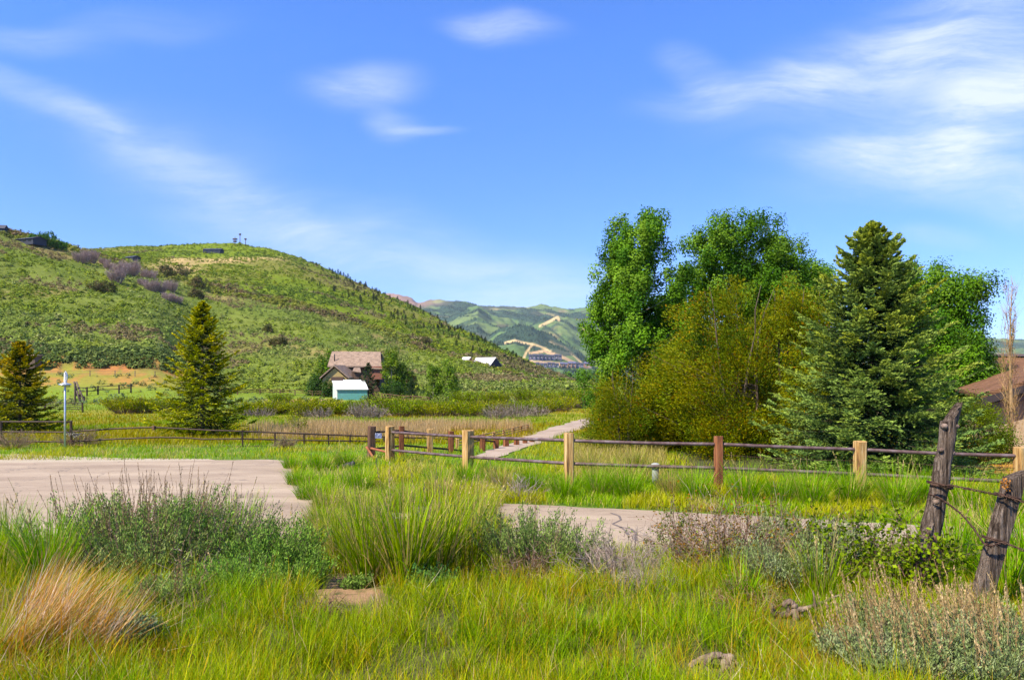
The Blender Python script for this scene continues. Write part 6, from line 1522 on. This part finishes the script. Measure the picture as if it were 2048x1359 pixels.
# ------------------------------------------------------------------ bunchgrass clumps: each one a thing
GR = [(.17, .36, .018), (.12, .28, .014), (.25, .43, .022)]; GYEL = [(.26, .40, .02), (.35, .43, .025), (.17, .31, .016), (.10, .21, .012)]
def bunch(px, y, h, rad, n, lab, cols=GR, straw=.2, w_=.008, heads=0, dz=0, **kw):
    T = thing("bunchgrass", lab, "grass clump", at(px, y, dz), 0, kw.pop('group', "bunchgrass clumps"))
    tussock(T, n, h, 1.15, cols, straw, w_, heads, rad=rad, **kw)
near_b = [
    (95, 6.7, .72, .17, 620, "tall upright green bunchgrass near the left edge, above the orange dry grass", GR, .22, .007, 8),
    (12, 9.4, .75, .22, 620, "arching green bunchgrass cut by the left edge beside the road", GR, .25, .009, 6),
    (-30, 7.4, .6, .2, 450, "grey green bunchgrass at the far left edge", GYEL, .3, .008, 4),
    (382, 8.5, .82, .16, 560, "pale straw topped bunchgrass rising out of the left sagebrush", GYEL, .55, .008, 14),
    (462, 8.3, .78, .22, 650, "broad green bunchgrass leaning right behind the left sagebrush", GR, .3, .010, 5),
    (575, 9.3, .5, .14, 260, "thin bunchgrass with dry stalks at the corner of the turning area", GYEL, .5, .007, 16),
    (742, 7.1, .86, .17, 620, "tall bunchgrass right above the bare soil patch", GYEL, .35, .009, 6),
    (815, 6.75, .84, .17, 680, "tallest yellow green bunchgrass in the centre", GYEL, .35, .010, 6),
    (872, 7.6, .92, .2, 640, "wide straw flecked bunchgrass right of the tallest one", GYEL, .4, .009, 10),
    (930, 8.3, .86, .2, 600, "bunchgrass with nodding straw tips at the road's left end", GYEL, .45, .009, 12),
    (690, 8.6, .72, .2, 520, "soft bunchgrass above the bare soil, at the island edge", GYEL, .45, .008, 6),
    (640, 9.6, .6, .2, 420, "short straw green bunchgrass beside the corner of the turning area", GYEL, .5, .008, 4),
    (985, 9.0, .6, .16, 380, "small green bunchgrass left of the centre sagebrush", GR, .3, .008, 4),
    (1555, 8.6, .62, .15, 240, "sparse long bladed grass clump behind the green sagebrush", GYEL, .4, .008, 10),
    (1650, 7.9, .5, .15, 260, "sparse grass clump between sagebrush and rose bush", GYEL, .4, .007, 6),
    (1905, 7.4, .72, .24, 620, "bright green bunchgrass between the two old posts", GR, .15, .009, 3),
    (1990, 7.9, .80, .24, 560, "tall straw green bunchgrass behind the leaning post", GYEL, .4, .009, 8),
    (2065, 6.6, .70, .22, 520, "lush bunchgrass at the right edge behind the leaning post", GR, .25, .009, 4),
    (1935, 9.8, .75, .24, 460, "pale bladed bunchgrass behind the wires", GYEL, .5, .009, 10),
    (1480, 5.9, .34, .14, 300, "short green tuft in front of the brown dead bush", GR, .15, .006, 0),
    (1640, 6.0, .50, .14, 260, "long bladed tuft beside the twisted root", GYEL, .3, .007, 4),
    (2010, 6.1, .46, .18, 380, "low arching tuft right of the leaning post's foot", GR, .3, .007, 0),
]
for a in near_b:
    a = list(a); a[4] = int(a[4] * .62); a[7] *= .8; a[8] *= 1.5; a[3] *= .85
    bunch(*a, bend=(.15, 1.3), lean0=(.0, .36))
verge_b = [(1000, 16.6, .6, "left of the long rail's third post, among straw"), (1062, 16.3, .62, "just left of the third fence post"), (1128, 15.6, .55, "at the foot of the third fence post"), (1195, 16.0, .66, "right of the third fence post"), (1252, 15.7, .78, "wide and bright, left of the utility pedestal"), (1345, 15.9, .62, "right of the utility pedestal, straw tipped"), (1392, 15.3, .70, "left of the red brown fence post"), (1490, 15.2, .78, "right of the red brown fence post"), (1562, 15.0, .66, "between the red brown post and the next tan post, small one"), (1622, 14.6, .82, "between red brown and tan posts, tallest one"), (1700, 14.8, .82, "at the foot of the tan post before the big spruce"), (1795, 14.4, .86, "right of the tan post before the big spruce"), (1850, 14.9, .7, "behind the top of the log post"), (1925, 14.0, .72, "seen between the log post and the leaning post"), (2015, 13.8, .72, "near the last fence post at the right"), (2085, 13.6, .7, "cut by the right edge below the rail"), (930, 17.6, .62, "below the second timber post"), (870, 17.2, .55, "left of the second timber post"), (880, 15.4, .6, "on the grass island, tall straw one"), (800, 14.2, .62, "in the middle of the grass island"), (720, 16.4, .6, "at the back of the grass island"), (655, 14.0, .55, "at the left end of the grass island"), (735, 12.8, .6, "at the front of the grass island"), (960, 13.2, .62, "at the right end of the grass island by the road"), (640, 20.2, .5, "by the corner of the turning area, far side"), (690, 20.8, .55, "beside the dark drain pipe"), (596, 17.6, .42, "leaning over the right edge of the turning area"), (618, 15.6, .46, "on the ragged lower corner of the turning area"), (645, 12.4, .5, "pale one overlapping the near right corner of the turning area"), (585, 20.6, .40, "at the far right corner of the turning area"), (1180, 19.5, .6, "golden, behind the rail right of the third post"), (1270, 19.8, .7, "golden, behind the rail before the olive bushes")]
for k_, (px, y, h, lab) in enumerate(verge_b):
    st_ = .65 if ('golden' in lab or 'straw' in lab) else (.35 if y < 14.5 and px < 1000 else .14)
    bunch(px, y, h, .24, 430, "verge bunchgrass " + lab, GYEL if st_ > .3 else GR, st_, .011, 6 if st_ > .3 else 2)
# orange dry grass swept to the right at the lower left corner
DRY = ((.46, .24, .04), (.52, .32, .09), (.38, .18, .03), (.58, .42, .2), (.44, .29, .11))
for k_, (px, y, h, n, azc, lab) in enumerate(((40, 5.1, .58, 300, .25, "orange dry grass clump swept right at the left edge"), (85, 4.75, .56, 340, .2, "largest orange dry grass clump in the lower left corner"), (165, 4.55, .46, 260, .15, "outermost right orange dry grass clump of the lower left corner"), (15, 4.4, .50, 300, .2, "orange dry grass clump at the bottom left corner"), (60, 5.7, .42, 160, .3, "upper orange dry grass wisps below the tall green bunchgrass"))):
    T = thing("dry_grass", lab, "grass clump", at(px, y), 0, "orange dry grass clumps")
    tussock(T, n, h, 1.2, DRY, .22, .0065, 0, (.65, 1.35), (-.25, .3), .2, azc, ((.66, .52, .40), (.58, .47, .37)), 4)
# ------------------------------------------------------------------ sagebrush, dead bushes, rose bush
SC = [(.19, .25, .085), (.24, .30, .11), (.14, .19, .055), (.28, .33, .15)]; SCL = [(.17, .265, .05), (.22, .315, .07), (.12, .195, .035), (.27, .33, .09)]; SGN = [(.12, .25, .025), (.17, .31, .035), (.20, .33, .05)]
def bush(fn, name, lab, px, y, *a, **k):
    T = thing(name, lab, "bush", at(px, y, -.02)); fn(T, *a, **k)
bush(sage, "sagebrush", "grey green sagebrush with rusty seed stalks, left one of the big left clump", 210, 7.7, 1.15, .72, 160, 12500, SCL, 80, 1.55, ((.30, .19, .10), (.38, .25, .14)))
bush(sage, "sagebrush", "largest sagebrush of the left clump, full of upright rusty stalks", 310, 7.6, 1.4, .84, 190, 17000, SCL + SGN, 120, 1.45, ((.30, .19, .10), (.38, .25, .14)))
bush(sage, "sagebrush", "right sagebrush of the left clump with leaning bleached stalks", 430, 7.7, 1.3, .70, 160, 12000, SCL, 80, 1.4, ((.36, .25, .17), (.44, .33, .25)), .2)
bush(sage, "sagebrush", "low sagebrush in front of the left clump", 300, 7.0, 1.2, .44, 130, 8000, SCL, 50, 1.6)
bush(sage, "sagebrush", "bright green sagebrush left of the bare soil patch", 535, 7.35, .9, .56, 150, 10000, SGN, 0)
bush(sage, "sagebrush", "low bright green sagebrush touching the bare soil patch", 600, 7.0, .65, .30, 110, 6000, SGN, 0)
bush(sage, "sagebrush", "grey green sagebrush in the centre beside the road", 1075, 8.0, 1.15, .64, 160, 11000, SCL, 24, 1.3)
bush(sage, "sagebrush", "small grey green sagebrush right of the centre one", 1150, 8.4, .7, .46, 110, 4500, SC, 8, 1.2)
bush(sage, "sagebrush", "soft grey green sagebrush between the brown dead bush and rose bush", 1595, 7.2, 1.1, .56, 160, 10000, SC, 6, 1.2)
bush(sage, "sagebrush", "grey sagebrush behind the rose bush", 1690, 8.6, .8, .5, 100, 4500, SC, 10, 1.2)
STK = ((.36, .25, .11), (.44, .32, .16), (.26, .17, .075))
GREYT = ((.36, .28, .23), (.27, .20, .17), (.44, .37, .32)); BRT = ((.16, .085, .05), (.26, .16, .11), (.36, .27, .21))
R_ = dict(lsz=.023, asp=.3)
bush(sage, "sagebrush", "brown seeded sagebrush at the foot of the log post", 1780, 5.0, .75, .20, 150, 11000, SC, 36, 2.7, STK, 2.5, **R_)
bush(sage, "sagebrush", "wide brown seeded sagebrush in the lower right corner", 1895, 4.55, .9, .20, 170, 15000, SC, 54, 2.8, STK, 2.3, **R_)
bush(sage, "sagebrush", "brown seeded sagebrush cut by the right edge", 2045, 4.6, .9, .21, 160, 14000, SC, 44, 2.6, STK, 2.2, **R_)
bush(sage, "sagebrush", "nearest brown seeded sagebrush leaning left at the bottom edge", 1800, 4.15, .75, .21, 150, 13000, SC, 44, 2.6, STK, 2.7, **R_)
bush(sage, "sagebrush", "brown seeded sagebrush in the bottom right corner", 1975, 4.05, .95, .24, 180, 17000, SC, 54, 2.6, STK, 2.4, **R_)
bush(sage, "sagebrush", "low brown seeded sagebrush between the corner one and the grass", 1700, 4.5, .45, .15, 90, 6000, SC, 22, 2.8, STK, 2.8, **R_)
bush(sage, "sagebrush", "brown seeded sagebrush in front of the leaning post's foot", 1960, 5.0, .55, .16, 90, 6500, SC, 22, 2.3, STK, 2.2, **R_)
# smaller growth that breaks up the near grass
bush(sage, "sagebrush", "low grey green sagebrush seedling in the grass right of the orange clump", 330, 5.6, .6, .20, 90, 5200, SCL, 16, 1.9, STK, lsz=.024)
bush(sage, "sagebrush", "small green sagebrush below the left clump, by the matted twigs", 470, 6.2, .7, .26, 100, 6000, SGN, 8, 1.5, STK, lsz=.026)
bush(twig_bush, "dead_bush", "dark matted dead twigs in the grass below the left sagebrush", 380, 5.5, .75, .16, 70, ((.14, .085, .05), (.26, .18, .12), (.40, .32, .25)), 8, .005, None, 0, .03, 1.35, .6, .2)
bush(twig_bush, "dead_bush", "thin brown dead twigs low in the grass under the bare soil patch", 640, 5.6, .6, .14, 46, ((.18, .11, .06), (.32, .23, .15)), 7, .005, None, 0, .03, 1.35)
bush(twig_bush, "dead_bush", "rust brown dead stems in the grass left of the twisted root", 1500, 5.75, .7, .20, 60, ((.20, .10, .04), (.34, .20, .08), (.40, .30, .2)), 8, .005, ((.22, .20, .03),), 400, .02, 1.3)
bush(twig_bush, "dead_bush", "grey matted dead twigs in front of the pale grey dead bush", 1290, 6.3, .9, .20, 70, GREYT, 8, .006, None, 0, .03, 1.35)
bush(sage, "sagebrush", "grey green sagebrush tuft behind the twisted root", 1560, 6.3, .7, .34, 110, 6500, SC, 10, 1.4, STK, lsz=.026)
bush(sage, "forb", "pale grey green low herb right of the orange dry grass", 255, 4.75, .42, .17, 90, 4200, [(.24, .31, .16), (.18, .27, .11)], 0, lsz=.024, asp=.55)
bush(sage, "forb", "small green herb growing on the bare soil patch", 712, 6.75, .34, .09, 60, 1100, [(.12, .21, .03), (.16, .25, .04)], 0, lsz=.03, asp=.55)
bush(sage, "forb", "dark green leafy herb at the foot of the centre bunchgrass", 862, 6.5, .42, .2, 70, 2200, [(.06, .15, .03), (.09, .19, .03)], 0, lsz=.035, asp=.5)
bush(twig_bush, "dead_bush", "pale grey dead bush of tangled twigs beside the road", 1235, 7.3, 1.0, .46, 110, GREYT, 9, .008, None, 0, .03, 1.25)
bush(twig_bush, "dead_bush", "reddish brown half dead bush with bare twigs right of the grey one", 1450, 7.1, .95, .70, 100, BRT, 9, .007, ((.20, .16, .03), (.28, .15, .03), (.15, .19, .03)), 2600, .028, 1.0)
bush(twig_bush, "dead_bush", "dark dead twigs at the foot of the centre sagebrush", 1045, 7.3, .6, .34, 50, BRT, 7, .008, None, 0)
bush(twig_bush, "dead_bush", "bleached dead branches lying in the left sagebrush clump", 395, 6.9, .9, .32, 46, ((.44, .37, .32), (.30, .23, .19), (.18, .13, .11)), 6, .010, None, 0, .03, 1.0, .6, .35)
bush(twig_bush, "dead_bush", "small bare grey bush right of the third fence post", 1040, 15.6, .9, .5, 40, GREYT, 6, .012, None, 0)
bush(twig_bush, "twig_shrub", "spindly green leaved twig shrub standing before the road", 1362, 7.9, .5, .58, 24, ((.14, .10, .07),), 5, .008, ((.13, .19, .04), (.18, .23, .05)), 700, .035, .5)
bush(twig_bush, "rose_bush", "dark stemmed wild rose bush with bright green leaves at the log post", 1735, 6.7, .95, .66, 60, ((.14, .08, .06), (.22, .15, .12)), 8, .008, ((.15, .23, .02), (.20, .28, .03), (.11, .18, .02)), 3600, .042, 1.05, .8)
bush(twig_bush, "rose_bush", "small wild rose sprig climbing the log post", 1838, 6.05, .25, .5, 12, ((.14, .08, .06),), 6, .006, ((.15, .23, .02), (.20, .28, .03)), 420, .04, .5, .8)
for (px, y, lab) in ((160, 27.4, "tan dry bush under the steel rails at the far left"), (25, 26.4, "grey tan dry bush at the left edge before the steel rails"), (570, 26.3, "small reddish dry weed under the steel rails")):
    T = thing("dry_bush", lab, "bush", at(px, y)); w_ = 1.3 if px < 500 else .5
    twig_bush(T, w_, .62 if px < 500 else .4, 90, ((.45, .30, .20), (.36, .24, .16), (.30, .30, .12)), 8, .014)
# ------------------------------------------------------------------ air
bm = bmesh.new(); bmesh.ops.create_cube(bm, size=1.0)
for v in bm.verts: v.co = Vector((v.co.x * 21000, 2700 + v.co.y * 6400, 350 + v.co.z * 740))
me = bpy.data.meshes.new("haze"); bm.to_mesh(me); bm.free()
m, t, b = mat("thin_haze"); t.nodes.remove(b)
pv = mnode(t, "ShaderNodeVolumePrincipled"); pv.inputs['Color'].default_value = (0.72, 0.86, 1.0, 1); pv.inputs['Density'].default_value = 0.00004
t.links.new(pv.outputs[0], t.nodes["Material Output"].inputs['Volume']); me.materials.append(m)
tag(link(bpy.data.objects.new("haze", me)), "thin blue haze in the valley air", kind='stuff')
